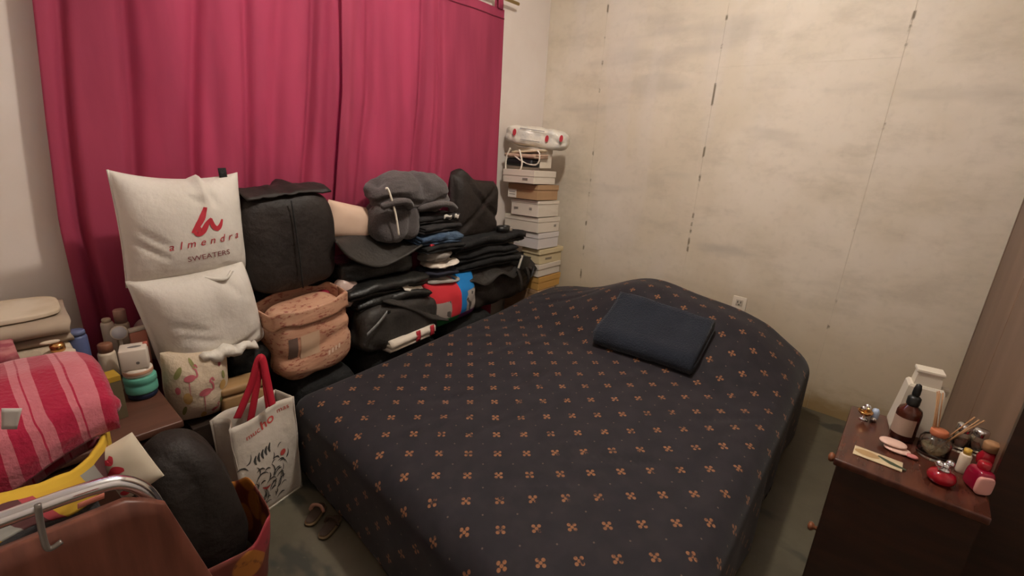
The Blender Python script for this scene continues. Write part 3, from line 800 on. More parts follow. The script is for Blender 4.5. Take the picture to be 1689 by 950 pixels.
# --- black laptop case with a big curved flap
cx, zb, w, h = px_box(552, 384, 694, 440, 1.74)
lc = thing('laptop_case', 'black case with a wide rounded flap lying on the black clothes', 'bag', (cx, 1.80, 0), (0, 0, math.radians(2)))
zb2 = ay(620, 445, 1.70).z; zt2 = ay(600, 386, 1.86).z
lf_top = [(550, 392), (585, 384), (620, 383), (660, 389), (696, 401)]; lf_bot = [(551, 398), (574, 424), (618, 441), (660, 428), (697, 405)]
def lflap(u, v):
    a = ay(*ipx(lf_top, u), 1.90); b = ay(*ipx(lf_bot, u), 1.705); p = a + (b - a) * v
    p.z += 0.014 * math.sin(PI * v) * math.sin(PI * u) + 0.003 * noise.noise(Vector((u * 4, v * 4, 7))); return p - Vector((cx, 1.80, 0))
obj('flap', sheet(lflap, 34, 16, 0.009), char, lc)
obj('case_body', soft(w * 0.90, 0.19, 0.10, 5, 16, 0.006, 8, 0.008, 6, 71), blk3, lc, loc=(0.0, 0.03, zt2 - 0.185))
# --- folded black leather jackets under it
zc = zt2 - 0.185
for k, (dx, dw, lab) in enumerate(((0.02, 1.0, 'folded black leather jacket directly under the rounded flap case'), (0.05, 0.86, 'folded black leather jacket lower in the pile above the satchel'))):
    zc -= 0.062
    tag(obj('folded_jacket', folded(w * dw, 0.21, 3, 0.018, 24, 0.011, 8, 75 + k, sag=0.015, shrink=0.06, ends=0.03), blk3, loc=(cx + dx, 1.805, zc), rot=(0, 0, math.radians(3 - 4 * k))), lab, 'jacket', 'folded black jackets')
zlow = zc
tag(obj('black_bundle', soft(0.36, 0.16, max(0.06, zlow - 0.535), 4, 12, 0.006, 8, 0.006, 5, 79), blk2, loc=(cx + 0.02, 1.855, 0.533)), 'black bundle under the folded leather jackets behind the satchel', 'bundle')

# --- clear plastic and red cloth beside the peach bag
a = ay(585, 492, 1.73)
tag(obj('plastic_bag', soft(0.11, 0.08, 0.13, 2.6, 14, 0.008, 14, 0.010, 9, 81), mat('pinkish_film', (0.50, 0.36, 0.32), 0.3, (0.62, 0.50, 0.45), 12, spec=0.6), loc=(a.x - 0.01, 1.775, 0.535)), 'crumpled pinkish plastic bag between the peach bag and the satchel', 'bag')
a = ay(556, 480, 1.78)
tag(obj('red_cloth', soft(0.13, 0.06, 0.05, 2.5, 12, 0.008, 16, 0.010, 10, 83), mat('red_cloth', (0.36, 0.02, 0.05), 0.85), loc=(a.x, 1.83, a.z - 0.035), rot=(0, math.radians(-14), 0)), 'crumpled red cloth behind the rim of the peach bag', 'cloth')
def paper(u, v):
    a = ay(652 + 36 * u, 458 + 2 * u, 1.76); b = ay(668 + 34 * u, 479 + 4 * u, 1.69); return a + (b - a) * v - a0
a0 = ay(676, 478, 1.70)
tag(obj('paper_sheet', sheet(paper, 8, 6, 0.002), mat('white_paper', (0.66, 0.60, 0.52), 0.8), loc=a0), 'white paper corner showing above the satchel flap', 'paper')

# --- hoodie stack
cx, zb, w, h = px_box(608, 280, 738, 392, 1.82)
hood_m = mat('grey_hoodie', (0.062, 0.052, 0.052), 0.95, (0.085, 0.072, 0.070), 8, bump=0.3, bscale=120, sheen=0.2)
dark_m = mat('charcoal_knit', (0.018, 0.016, 0.017), 0.95, (0.028, 0.025, 0.025), 9, bump=0.3, bscale=90)
jean_m = mat('blue_denim', (0.030, 0.055, 0.105), 0.9, (0.07, 0.11, 0.17), 12, bump=0.4, bscale=120)
zt = zb + h
HH = 0.20
hd = thing('hoodie', 'bundled dark grey hoodie with a white cord, topmost of the clothes stack', 'hoodie', (cx, 1.835, zt - 0.20), (0, math.radians(5), math.radians(4)))
def hfn(q, u):
    q.z += 0.012 * math.sin(q.x * 26 + q.y * 9) * (1 - abs(u.z)); q.z -= 0.035 * max(0, -u.x) ** 2
    return q
obj('hoodie_body', soft(w * 0.97, 0.25, 0.20, 2.5, 24, 0.014, 7, 0.022, 5.5, 91, fn=hfn, stretch=(1, 1, 2)), hood_m, hd)
for k, (x, z, L) in enumerate(((-0.16, 0.05, 0.15), (0.09, 0.045, 0.24))):
    obj('fold_roll', tube(spline([(x - L / 2, -0.085, z - 0.02), (x - L / 6, -0.125, z + 0.008), (x + L / 6, -0.132, z + 0.012), (x + L / 2, -0.095, z - 0.012)], 6), [0.010] + [0.022] * 17 + [0.010], 10, 0.7), hood_m, hd)
ca = ay(641, 314, 1.70); cb = ay(658, 388, 1.70); base = Vector((cx, 1.835, zt - 0.20))
pts = spline([ca - base + Vector((-0.012, 0.005, 0.006)), ca - base, ca - base + (cb - ca) * 0.5 + Vector((0.006, -0.003, 0)), cb - base], 8)
inv = Euler((0, math.radians(5), math.radians(4))).to_matrix().inverted()
obj('drawcord', tube([inv @ p for p in pts], 0.0046, 8), cord, hd)
obj('hanging_sleeve', soft(0.25, 0.20, 0.20, 3.6, 20, 0.010, 8, 0.020, 7, 93, stretch=(1.6, 1, 0.4)), hood_m, hd, loc=(-0.085, 0.0, -0.135), rot=(0, math.radians(-6), 0))
z = zt - 0.20
lst = [(dark_m, 0.24, 0.045, 0.115, 'folded charcoal top with a white print strip, right under the hoodie'), (dark_m, 0.25, 0.045, 0.11, 'folded charcoal sweatshirt above the jeans'), (jean_m, 0.24, 0.055, 0.11, 'folded blue jeans in the clothes stack'), (blk2, 0.25, 0.035, 0.11, 'thin folded black garment under the jeans')]
for k, (mm, L, th, dx, lab) in enumerate(lst):
    z -= th
    q = folded(L, 0.20, 3, th / 3.5, 20, (0.008, 0.008, 0.015, 0.008)[k], 9, 95 + k, sag=0.008)
    root = thing('folded_garment', lab, 'garment', (cx + dx, 1.83 - 0.01 * k, z), math.radians((-4, 5, -3, 3)[k]), 'clothes folded under the hoodie')
    obj('cloth', q, mm, root)
    if k == 0:
        for j, xx in enumerate((0.035, 0.09)):
            obj('white_print', sheet(lambda u, v, xx=xx: Vector((xx + (u - .5) * (0.045 - 0.02 * j), -0.108 - 0.004 * v, 0.018 + v * 0.02 + 0.004 * math.sin(u * 6))), 6, 3, 0.003), mat('white_patch', (0.66, 0.62, 0.55), 0.8), root)
zs_ = z
# --- slipper, grey and cream folded bits
m_sl = mat('maroon_felt', (0.055, 0.028, 0.028), 0.9)
a = ay(718, 418, 1.74)
sl = thing('slipper', 'dark slipper with a pale rim and red trim in the clothes stack', 'slipper', (a.x, 1.77, a.z), math.radians(12))
obj('upper', soft(0.135, 0.10, 0.045, 2.6, 12, 0.002, 9, 0, 1, 5), m_sl, sl)
obj('rim', tube([(0.064 * math.cos(t_), 0.052 * math.sin(t_), 0.042 + 0.010 * math.cos(t_ * 1)) for t_ in [PI + PI * k / 16 for k in range(17)]], 0.007, 8), cord, sl)
obj('trim', box(0.03, 0.012, 0.018, (-0.05, -0.046, 0.048), 0.004), red, sl)
gy = mat('grey_marl', (0.24, 0.21, 0.19), 0.95, (0.32, 0.29, 0.26), 14)
crm = mat('cream_fleece', (0.60, 0.52, 0.43), 0.95, (0.66, 0.58, 0.50), 10)
nav = mat('navy_knit', (0.018, 0.018, 0.030), 0.9)
z = a.z
for k, (mm, px_, L, th, D, lab) in enumerate(((gy, 722, 0.17, 0.055, 0.16, 'grey marl garment rolled under the slipper'), (crm, 731, 0.20, 0.036, 0.18, 'cream fleece folded under the grey garment'), (nav, 728, 0.23, 0.05, 0.16, 'navy knit folded above the patchwork cushion'), (gy, 726, 0.24, 0.03, 0.17, 'thin grey garment right above the patchwork cushion'))):
    z -= th
    if z < 0.55 and k == 3: z = max(z, 0.545)
    x = ay(px_, 440, 1.76).x
    tag(obj('folded_garment', soft(L * 1.02, D, th * 1.25, 2.7, 16, 0.008, 14, 0.016, 11, 110 + k, stretch=(0.7, 1, 2)), mm, loc=(x, 1.79, z), rot=(0, math.radians(-4 + 3 * k), math.radians(6 - 5 * k))), lab, 'garment', 'small clothes above the patchwork cushion')

# --- patchwork cushion
cx, zb, w, h = px_box(706, 450, 788, 525, 1.73)
m, g = newmat('patchwork', 0.85, 0.3)
co = g.coord('Object'); X, Y, Z = g.xyz(co)
nn = g.noise(co, 8, 2); n4 = g.noise(co, 22, 3)
xx = g.m('ADD', X, g.m('MULTIPLY', g.m('SUBTRACT', nn, 0.5), 0.015))
left = g.m('LESS_THAN', xx, -0.005)
c1 = g.mix(left, (0.012, 0.17, 0.45), (0.50, 0.025, 0.035))
mask = g.m('MULTIPLY', g.ss(g.m('ADD', X, g.m('MULTIPLY', n4, 0.08)), 0.075, 0.09), g.m('LESS_THAN', Z, 0.17))
c1 = g.mix(mask, c1, (0.33, 0.29, 0.26))
mask2 = g.m('MULTIPLY', g.ss(g.m('ADD', X, g.m('MULTIPLY', n4, 0.06)), -0.03, -0.045), g.m('LESS_THAN', Z, 0.145))
c1 = g.mix(mask2, c1, (0.30, 0.25, 0.22))
c1 = g.mix(g.m('MULTIPLY', g.ss(n4, 0.55, 0.6), g.m('MAXIMUM', mask, mask2)), c1, (0.07, 0.06, 0.055))
low = g.m('LESS_THAN', Z, 0.055)
c1 = g.mix(low, c1, g.mix(left, (0.10, 0.02, 0.10), (0.015, 0.12, 0.035)))
g.base(c1)
pv, _p = pillow(w * 1.1, max(h, 0.235), 0.19, 26, 0.0, 0.005, 10, 0.006, 8, 121, e=2.6)
tag(obj('patchwork_cushion', pv, m, loc=(cx, 1.765, 0.318), rot=(math.radians(-4), 0, math.radians(8))), 'red, blue, green and purple patchwork cushion with grey patches', 'cushion')

# --- black bag standing behind, with a peaked corner
cx, zb, w, h = px_box(742, 296, 818, 392, 1.88)
def pk(P, u, v):
    P.z += 0.055 * max(0, v) ** 2 * math.exp(-((u + 0.62) / 0.35) ** 2) - 0.012 * max(0, v) ** 2 * (u + 0.3)
    P.y += 0.018 * math.exp(-((u * 0.8 + v - 0.35) / 0.10) ** 2) + 0.015 * math.exp(-((u * 0.9 - v + 0.1) / 0.12) ** 2); return P
pv, _p = pillow(w, h, 0.13, 30, 0.0, 0.006, 8, 0.008, 5, 131, fn=pk, e=6)
tag(obj('fabric_bag', pv, blk, loc=(cx, 1.885, zb), rot=(0, 0, math.radians(3))), 'upright black bag with a peaked corner beside the shoe boxes', 'bag')
# --- black clothes under it
cx, zb, w, h = px_box(738, 384, 852, 432, 1.83)
z = zb + h
for k, (L, th, dx, lab) in enumerate(((1.0, 0.072, 0.0, 'folded black clothes directly under the upright black bag'), (0.92, 0.062, -0.05, 'folded black clothes with loose edges, second layer under the upright bag'), (0.96, 0.055, -0.02, 'folded black clothes resting on the strapped black bag'))):
    z -= th
    tag(obj('folded_garment', folded(w * L, 0.19, 3, th / 3.45, 26, 0.011, 7, 140 + k, sag=0.015, shrink=0.06, ends=0.03), blk2, loc=(cx + dx, 1.86, z), rot=(0, 0, math.radians(2 - 3 * k))), lab, 'garment', 'folded black clothes beside the boxes')
zbk = z
a = ay(831, 400, 1.80)
bl = thing('coiled_belt', 'coiled black belt with a pale buckle beside the shoe boxes', 'belt', (a.x - 0.01, 1.80, zb + h + 0.0))
sp_ = [(0.05 * (1 - 0.012 * k) * math.cos(k * 0.55), 0.035 * (1 - 0.012 * k) * math.sin(k * 0.55), 0.012 + 0.0) for k in range(34)]
bl_pts = [Vector(p) for p in sp_]
obj('strap', sheet(lambda u, v: Vector(sp_[min(33, int(u * 33))]) + Vector((0, 0, (v - .5) * 0.026 + 0.004)), 33, 2, 0.004), blk3, bl)
obj('buckle', box(0.022, 0.006, 0.02, (0.03, -0.033, 0.014), 0.002), mat('pale_metal', (0.5, 0.46, 0.4), 0.35, metal=0.7), bl)
# --- strapped black bag
cx, zb, w, h = px_box(762, 434, 892, 505, 1.80)
sb = thing('duffel_bag', 'black bag with dangling straps at the bed corner by the shoe boxes', 'bag', (cx - 0.03, 1.845, 0.318), math.radians(4))
h2 = zbk - 0.318
obj('bag_body', soft(w * 0.88, 0.17, h2 * 0.92, 4.0, 22, 0.010, 7, 0.014, 5, 151, taper=0.05), blk, sb)
def dfl(u, v):
    x = (u - .5) * w * 0.95; e = 0.5 + 0.5 * math.sin(PI * u)
    return Vector((x, 0.07 - v * 0.185 * (0.75 + 0.25 * e), h2 * 0.955 - (v ** 2.2) * 0.055 * (0.6 + 0.8 * math.sin(u * 9) ** 2) + 0.005 * noise.noise(Vector((u * 6, v * 6, 2)))))
obj('flap', sheet(dfl, 34, 12, 0.007), char, sb)
for (u0, L, sl_) in ((0.05, 0.16, 0.05), (0.14, 0.12, 0.03)):
    obj('strap', sheet(lambda u, v, u0=u0, L=L, sl_=sl_: Vector((u0 + (u - .5) * 0.024 + v * sl_, -0.112 - 0.018 * math.sin(PI * v), h2 * 0.86 - v * L)), 3, 10, 0.004), char, sb)
obj('strap', tube(spline([(0.12, -0.10, h2 * 0.8), (0.18, -0.125, h2 * 0.55), (0.24, -0.105, h2 * 0.75)], 8), 0.007, 8, 0.5), blk3, sb)
a = ay(864, 436, 1.735)
nb = thing('notebook', 'slim black notebook with pale page edges wedged beside the shoe boxes', 'book', (a.x, 1.75, a.z - 0.035), (math.radians(8), math.radians(14), math.radians(12)))
obj('cover', box(0.10, 0.008, 0.085, (0, -0.011, 0.045), 0.002), blk3, nb); obj('cover', box(0.10, 0.008, 0.085, (0, 0.011, 0.045), 0.002), blk3, nb)
obj('pages', box(0.096, 0.014, 0.081, (0.001, 0, 0.045)), mat('page_edge', (0.55, 0.50, 0.42), 0.8), nb, False)

# ================================================================== SHOE BOXES
cardw = mat('white_card', (0.66, 0.585, 0.49), 0.7, (0.60, 0.53, 0.44), 4)
cardl = mat('lilac_card', (0.60, 0.555, 0.53), 0.7)
cardt = mat('kraft_card', (0.40, 0.245, 0.13), 0.75, (0.35, 0.21, 0.11), 5)
cardy = mat('yellowish_card', (0.60, 0.50, 0.31), 0.7, (0.54, 0.44, 0.26), 5)
cardo = mat('orange_card', (0.52, 0.29, 0.08), 0.7)
ink = mat('grey_ink', (0.16, 0.14, 0.13), 0.8)
sticker = mat('white_sticker', (0.70, 0.66, 0.58), 0.6)
Y0 = 1.755
cdir = Vector((2.3, Y0)).normalized()
tilt_axis = Vector((-cdir.y, cdir.x, 0))
def shoe_box(near, top, lid, bot, left, right, mm, label, lidm=None, tilt=2.5, marks=(), overhang=0.003, hidden=False, dims=None):
    x0 = ay(near, (top + bot) / 2, Y0).x
    z1 = ay(near, top, Y0).z; zl = ay(near, lid, Y0).z; z0 = ay(near, bot, Y0).z
    if dims: lw, rw, z0, z1, zl, x0 = dims
    else:
        lw = min(ax(left, (top + bot) / 2, x0).y, 2.06) - Y0; rw = min(ay(right, (top + bot) / 2, Y0).x, XW - 0.02) - x0
    H_ = z1 - z0; hl = z1 - zl
    R = Matrix.Rotation(math.radians(tilt), 3, tilt_axis)
    t = thing('shoe_box', label, 'box', (x0, Y0, z0 + 0.0005), tuple(R.to_euler()), 'stacked boxes in the corner')
    obj('box_body', box(rw - 0.006, lw - 0.006, H_ - hl * 0.3 - 0.001, (rw / 2, lw / 2, (H_ - hl * 0.3) / 2), 0.0015, 1), mm, t, False)
    o = overhang
    bm_l = box(rw + 2 * o - 0.006, lw + 2 * o - 0.006, hl - 0.0015, (rw / 2, lw / 2, H_ - hl / 2 - 0.001), 0.0015, 1)
    obj('lid', bm_l, lidm or mm, t, False)
    for (face, a, b, w_, h_, kind) in marks:      # face 'L' = towards the door (-x), 'R' = -y ; a,b relative centre
        if face == 'L': q = box(0.0008, w_, h_, (-0.0004 + 0.003 - 0.0012, lw * a, (H_ - hl) * b)); qi = lambda k: box(0.0008, w_ * 0.7, 0.004, (0.003 - 0.0022, lw * a, (H_ - hl) * b + k))
        else: q = box(w_, 0.0008, h_, (rw * a, 0.003 - 0.0016, (H_ - hl) * b)); qi = lambda k: box(w_ * 0.7, 0.0008, 0.004, (rw * a, 0.003 - 0.0022, (H_ - hl) * b + k))
        if kind == 's':
            st = obj('sticker', q, sticker, t, False)
            obj('print_line', qi(h_ * 0.18), ink, st, False); obj('print_line', qi(-h_ * 0.12), ink, st, False)
        else:
            obj('print_line', qi(0.004), ink, t, False); obj('print_line', qi(-0.004), ink, t, False)
    return t
shoe_box(881, 281, 292, 304, 829, 917, cardw, 'white box topmost of the stack, right under the cord-handled pouch', marks=(('L', 0.28, 0.6, 0.06, 0.022, 'p'),))
shoe_box(887, 305, 314, 331, 838, 921, cardt, 'kraft-brown box second from the top of the stack', marks=(('L', 0.86, 0.48, 0.07, 0.05, 's'),), overhang=0.004)
shoe_box(888, 332, 338, 359, 842, 922, cardw, 'white box with two grey stamps just under the kraft one', marks=(('L', 0.80, 0.55, 0.05, 0.03, 'p'), ('L', 0.28, 0.6, 0.03, 0.02, 'p')))
shoe_box(888, 360, 368, 385, 831, 923, cardw, 'widest white box in the middle of the stack', marks=(('R', 0.78, 0.6, 0.035, 0.03, 'p'),))
shoe_box(888, 386, 395, 412, 846, 921, cardl, 'pale lilac-white box below the widest one', marks=(('L', 0.85, 0.5, 0.05, 0.03, 's'),), tilt=1.5)
shoe_box(890, 413, 421, 437, 862, 926, cardy, 'yellowish cream box with a jutting lid', overhang=0.008, tilt=1, marks=(('R', 0.4, 0.5, 0.10, 0.03, 'p'),))
shoe_box(888, 438, 446, 458, 866, 923, cardw, 'white box with a loose lid third lowest in view', overhang=0.005, tilt=0)
shoe_box(888, 459, 468, 480, 866, 923, cardo, 'orange-topped box lowest of the stack in view', tilt=0)
zlow = ay(888, 480, Y0).z
x0 = ay(888, 470, Y0).x
nb_ = 2
for k in range(nb_):
    a_, b_ = zlow * k / nb_, zlow * (k + 1) / nb_
    shoe_box(0, 0, 0, 0, 0, 0, cardt, ('brown box on the floor at the very bottom of the stack', 'brown box second from the floor, hidden behind the bed')[k], dims=(0.29, 0.19, a_, b_ - 0.001, b_ - 0.03, x0), tilt=0)
# small white box on top at the back
z1 = ay(881, 281, Y0).z
tb = thing('small_box', 'small white box behind the corded pouch on top of the stack', 'box', (ax(899, 265, 2.40).x, 1.80, z1 + 0.008), 0)
wB = 0.115; hB = ay(900, 246, 1.80).z - z1 - 0.008
obj('box_body', box(wB, 0.19, hB * 0.75, (0.0, 0.095, hB * 0.375), 0.0015, 1), cardw, tb, False)
obj('lid', box(wB + 0.005, 0.195, hB * 0.25, (0.0, 0.095, hB * 0.875), 0.0015, 1), cardw, tb, False)
# corded pouch
a = ax(848, 277, 2.29)
pc = thing('gift_bag', 'flattened beige and black paper bag with white cord handles on the boxes', 'bag', (2.275 + 0.055, 1.905, z1 + 0.012), math.radians(90))
obj('dark_panel', folded(0.20, 0.10, 2, 0.022, 14, 0.002, 8, 3), mat('black_paper', (0.012, 0.011, 0.013), 0.5), pc)
obj('paper_fold', folded(0.235, 0.12, 2, 0.012, 16, 0.004, 9, 4), mat('beige_paper', (0.45, 0.30, 0.22), 0.7), pc, loc=(-0.005, 0, 0.052))
obj('paper_fold', folded(0.20, 0.11, 1, 0.014, 14, 0.005, 9, 6), mat('cream_paper', (0.60, 0.48, 0.33), 0.7), pc, loc=(-0.02, 0, 0.083), rot=(0, math.radians(5), 0))
base = Vector((2.33, 1.905, z1 + 0.012)); inv = Matrix.Rotation(math.radians(-90), 3, 'Z')
def on_pc(pix, X): return [inv @ (ax(px, py, X) - base) for px, py in pix]
obj('cord_handle', tube(spline(on_pc([(842, 244), (836, 258), (834, 275), (837, 287), (848, 292), (856, 285), (861, 270), (858, 252), (856, 247)], 2.258), 6), 0.0055, 8), cord, pc)
obj('cord_handle', tube(spline(on_pc([(849, 257), (858, 264), (870, 270), (883, 272), (889, 266), (890, 254), (886, 248)], 2.262), 6), 0.0045, 8), cord, pc)
# plastic-wrapped packet on top
zp = max(z1 + 0.012 + 0.10, z1 + 0.008 + hB)
pa = ax(838, 222, 2.36); pbp = ay(938, 236, 1.80)
mid = (pa + pbp) / 2; d = pbp - pa
pk_ = thing('packet', 'white plastic packet with red dots lying on top of the box stack', 'packet', (2.40, 1.89, zp + 0.002), (0, math.radians(5), math.atan2(-0.85, 0.53)))
m, g = newmat('packet_film', 0.3, 0.5)
co = g.coord('Object'); vo = g.new('ShaderNodeTexVoronoi'); vo.inputs['Scale'].default_value = 13; g.nt.links.new(co, vo.inputs['Vector'])
n1 = g.noise(co, 20, 3); rr_ = g.xyz(vo.outputs['Color'])[0]
c1 = g.mix(g.ss(n1, 0.4, 0.7), (0.68, 0.63, 0.54), (0.55, 0.52, 0.47))
g.base(c1); g.bump(n1, 0.5, 0.02)
pkL, pkD, pkH = 0.40, 0.19, 0.125
def pkfn(q, u):
    q.z += 0.006 * math.sin(q.x * 30) * (1 - abs(u.z)); return q
obj('packet_body', soft(pkL, pkD, pkH, 3.6, 20, 0.006, 12, 0.008, 8, 161, fn=pkfn), m, pk_)
def on_pk(x, y):   # -y face of packet: x along, y height 0..1
    return Vector((x, -pkD / 2 * (1 - 0.10 * (2 * y - 1) ** 4) - 0.003, y * pkH))
for bx, by in ((-0.13, 0.60), (0.07, 0.52), (0.155, 0.62)):
    obj('red_dot', decal(blob(bx, by, 0.011, 0.16), on_pk, 0.003, 0), red, pk_)
obj('print_line', decal(quad(-0.09, 0.30, 0.03, 0.33), on_pk, 0.004, 0), ink, pk_)
obj('print_line', decal(quad(-0.10, 0.80, 0.05, 0.835), on_pk, 0.004, 0), ink, pk_)

# ================================================================== WALL OUTLET
oy = (ax(1208, 505, XW).y + ax(1229, 507, XW).y) / 2; oz = ax(1217, 506, XW).z
ou = thing('wall_outlet', 'cream double wall outlet low on the stained wall beyond the bed', 'outlet', (XW, oy, oz))
ivory = mat('ivory_plastic', (0.66, 0.58, 0.47), 0.4)
obj('cover_plate', box(0.006, 0.072, 0.122, (-0.003, 0, 0), 0.002), ivory, ou)
for s in (-1, 1):
    so = obj('socket', box(0.003, 0.036, 0.036, (-0.0072, 0, s * 0.027), 0.001), mat('ivory_plastic_dark', (0.50, 0.43, 0.34), 0.4), ou)
    for dy in (-0.008, 0.008): obj('slot', box(0.001, 0.0035, 0.012, (-0.009, dy, s * 0.027 + 0.004)), MATS['black_plastic'], so, False)
    obj('slot', box(0.001, 0.006, 0.006, (-0.009, 0, s * 0.027 - 0.011)), MATS['black_plastic'], so, False)

# ================================================================== WARDROBE AND NIGHTSTAND
m, g = newmat('brown_wardrobe_wood', 0.42, 0.45)
co = g.coord('Object', (1, 1, 0.12)); n1 = g.noise(co, 7, 5); n2 = g.noise(g.coord('Object'), 3, 4)
c1 = g.mix(g.ss(n1, 0.35, 0.65), (0.155, 0.088, 0.058), (0.20, 0.118, 0.080)); c1 = g.mix(g.m('MULTIPLY', g.ss(n2, 0.45, 0.7), 0.5), c1, (0.12, 0.065, 0.043)); g.base(c1)
m2, g = newmat('shaded_red_brown_wood', 0.32, 0.5)  # red-brown wood, darkened to paint in shade on faces turned from the bulb
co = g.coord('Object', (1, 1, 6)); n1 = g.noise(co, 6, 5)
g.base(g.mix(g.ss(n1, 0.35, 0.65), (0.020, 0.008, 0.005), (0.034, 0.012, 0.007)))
WY = -0.302
wd = thing('wardrobe', 'tall brown wooden wardrobe at the right edge behind the nightstand', 'wardrobe', (0, 0, 0))
WX0, WX1, WYB = 1.56, XW - 0.012, -0.88
obj('side_panel', box(0.022, WY - WYB, 2.05, (WX0 + 0.011, (WY + WYB) / 2, 1.025)), m2, wd, False, label='red-brown side with its shade painted in')  # faces away from the bulb; the darker wood colour carries its shade
obj('side_panel', box(0.022, WY - WYB, 2.05, (WX1 - 0.011, (WY + WYB) / 2, 1.025)), m, wd, False)
obj('back_panel', box(WX1 - WX0 - 0.044, 0.01, 2.05, ((WX0 + WX1) / 2, WYB + 0.006, 1.025)), m, wd, False)
obj('top_panel', box(WX1 - WX0 - 0.044, WY - WYB - 0.012, 0.022, ((WX0 + WX1) / 2, (WY + WYB) / 2, 2.039)), m, wd, False)
obj('plinth', box(WX1 - WX0 - 0.044, 0.02, 0.07, ((WX0 + WX1) / 2, WY - 0.03, 0.035)), m2, wd, False)
dw = (WX1 - WX0 - 0.048) / 2
for k in range(2):
    xc = WX0 + 0.022 + dw / 2 + k * (dw + 0.004)
    d_ = obj('door', box(dw, 0.02, 1.95, (xc, WY - 0.011, 1.05), 0.002, 1), m, wd, False)
    obj('handle', box(0.012, 0.02, 0.10, (xc + (dw / 2 - 0.05) * (1 if k == 0 else -1), WY + 0.0085, 1.15), 0.003), MATS['brass'], d_)

NX0, NX1, NY0, NY1, NZ = 1.383, 1.765, -0.292, 0.012, 0.50
ns = thing('nightstand', 'dark red-brown wooden nightstand cluttered with toiletries', 'nightstand', ((NX0 + NX1) / 2, (NY0 + NY1) / 2, 0))
nw, nd = NX1 - NX0, NY1 - NY0
m3, g = newmat('mahogany_top', 0.24, 0.5)
co = g.coord('Object', (1, 5, 1)); n1 = g.noise(co, 8, 5); g.base(g.mix(g.ss(n1, 0.35, 0.65), (0.050, 0.014, 0.008), (0.085, 0.025, 0.014)))
obj('top_board', box(nw, nd, 0.022, (0, 0, NZ - 0.011), 0.005, 3), m3, ns)
bx_, by_ = nw - 0.03, nd - 0.02
for sx in (-1, 1): obj('side_panel', box(0.016, by_, NZ - 0.023, (sx * (bx_ / 2 - 0.008), 0, (NZ - 0.023) / 2)), m2, ns, False)
obj('back_panel', box(bx_ - 0.032, 0.01, NZ - 0.03, (0, -by_ / 2 + 0.006, (NZ - 0.03) / 2)), m2, ns, False)
for k, zc in enumerate((0.137, 0.385)):
    dr_ = obj('drawer', box(bx_ - 0.036, by_ - 0.02, 0.235 if k == 0 else 0.17, (0, 0.012, zc), 0.003, 1), m2, ns, False)
    kn = xf(lathe([(0.007, 0), (0.006, 0.006), (0.012, 0.011), (0.015, 0.017), (0.012, 0.023), (0.0, 0.026)], 14), Matrix.Translation((0, by_ / 2 + 0.002, zc + (0.012 if k else 0))) @ Matrix.Rotation(-PI / 2, 4, 'X'))
    obj('knob', kn, mat('orange_wood_knob', (0.24, 0.085, 0.04), 0.3), dr_)

# things on the nightstand -------------------------------------------------
def on_ns(px, py): p = az(px, py, NZ); return Vector((p.x, p.y, NZ + 0.0005))
glass = mat('clear_glass', (0.93, 0.95, 0.93), 0.06, trans=1.0)
chrome = MATS['chrome']
# amber bottle
p = on_ns(1486, 722)
t = thing('amber_bottle', 'dark amber bottle with a black pump cap and beige label on the nightstand', 'bottle', p, math.radians(160))
amber = mat('amber_glass', (0.055, 0.012, 0.006), 0.08, spec=0.6)
obj('bottle_body', lathe([(0.0, 0), (0.026, 0.0), (0.029, 0.004), (0.029, 0.085), (0.026, 0.096), (0.014, 0.106), (0.012, 0.112)], 26), amber, t)
obj('cap', lathe([(0.0145, 0.108), (0.0155, 0.112), (0.0155, 0.130), (0.012, 0.134), (0.008, 0.137)], 20), MATS['black_plastic'], t)
obj('dropper_bulb', lathe([(0.008, 0.136), (0.0095, 0.142), (0.009, 0.158), (0.0065, 0.170), (0.0, 0.174)], 16), MATS['black_plastic'], t)
lab = []
for j in range(2):
    for k in range(13): a_ = math.radians(-62 + 124 * k / 12); lab.append(Vector((0.0296 * math.cos(a_), 0.0296 * math.sin(a_), 0.020 + 0.052 * j)))
obj('label', (lab, [(k, k + 1, 14 + k, 13 + k) for k in range(12)]), mat('beige_label', (0.36, 0.25, 0.19), 0.7), t)
# gilded card
p = on_ns(1447, 757); a1 = on_ns(1408, 742); a2 = on_ns(1488, 772)
yaw = math.atan2((a2 - a1).y, (a2 - a1).x)
t = thing('printed_card', 'cream card with gold oval and dark green print lying on the nightstand', 'card', p, yaw)
L = (a2 - a1).length
obj('card', box(L, 0.05, 0.003, (0, 0, 0.002), 0.001), mat('cream_card', (0.55, 0.44, 0.28), 0.6), t)
obj('gold_oval', decal(blob(-L * 0.22, 0, 0.028, 0.015), lambda x, y: Vector((x, y, 0.0036)), 0.0004, 0), mat('gold_ink', (0.38, 0.24, 0.11), 0.45), t)
obj('green_print', decal(join(stroke([(0.0, 0.012), (0.03, -0.004), (0.06, -0.010)], [0.006, 0.016, 0.006])), lambda x, y: Vector((x, y, 0.0036)), 0.0004, 0), mat('dark_green_ink', (0.05, 0.065, 0.035), 0.7), t)
# pinkish compact
p = on_ns(1476, 742)
t = thing('compact', 'pale pink rounded compact with a lobed lid next to the amber bottle', 'compact', p, yaw)
pk = mat('pale_pink_plastic', (0.66, 0.44, 0.36), 0.35)
obj('lid', soft(0.062, 0.045, 0.012, 2.3, 10, 0, 1, 0, 1), pk, t, loc=(-0.008, 0.005, 0.010))
obj('case', soft(0.060, 0.042, 0.011, 2.3, 10, 0, 1, 0, 1), pk, t, loc=(0.004, -0.004, 0))
obj('clasp', soft(0.026, 0.018, 0.010, 2.3, 8, 0, 1, 0, 1), mat('rose_plastic', (0.50, 0.18, 0.17), 0.35), t, loc=(0.036, -0.016, 0.001))
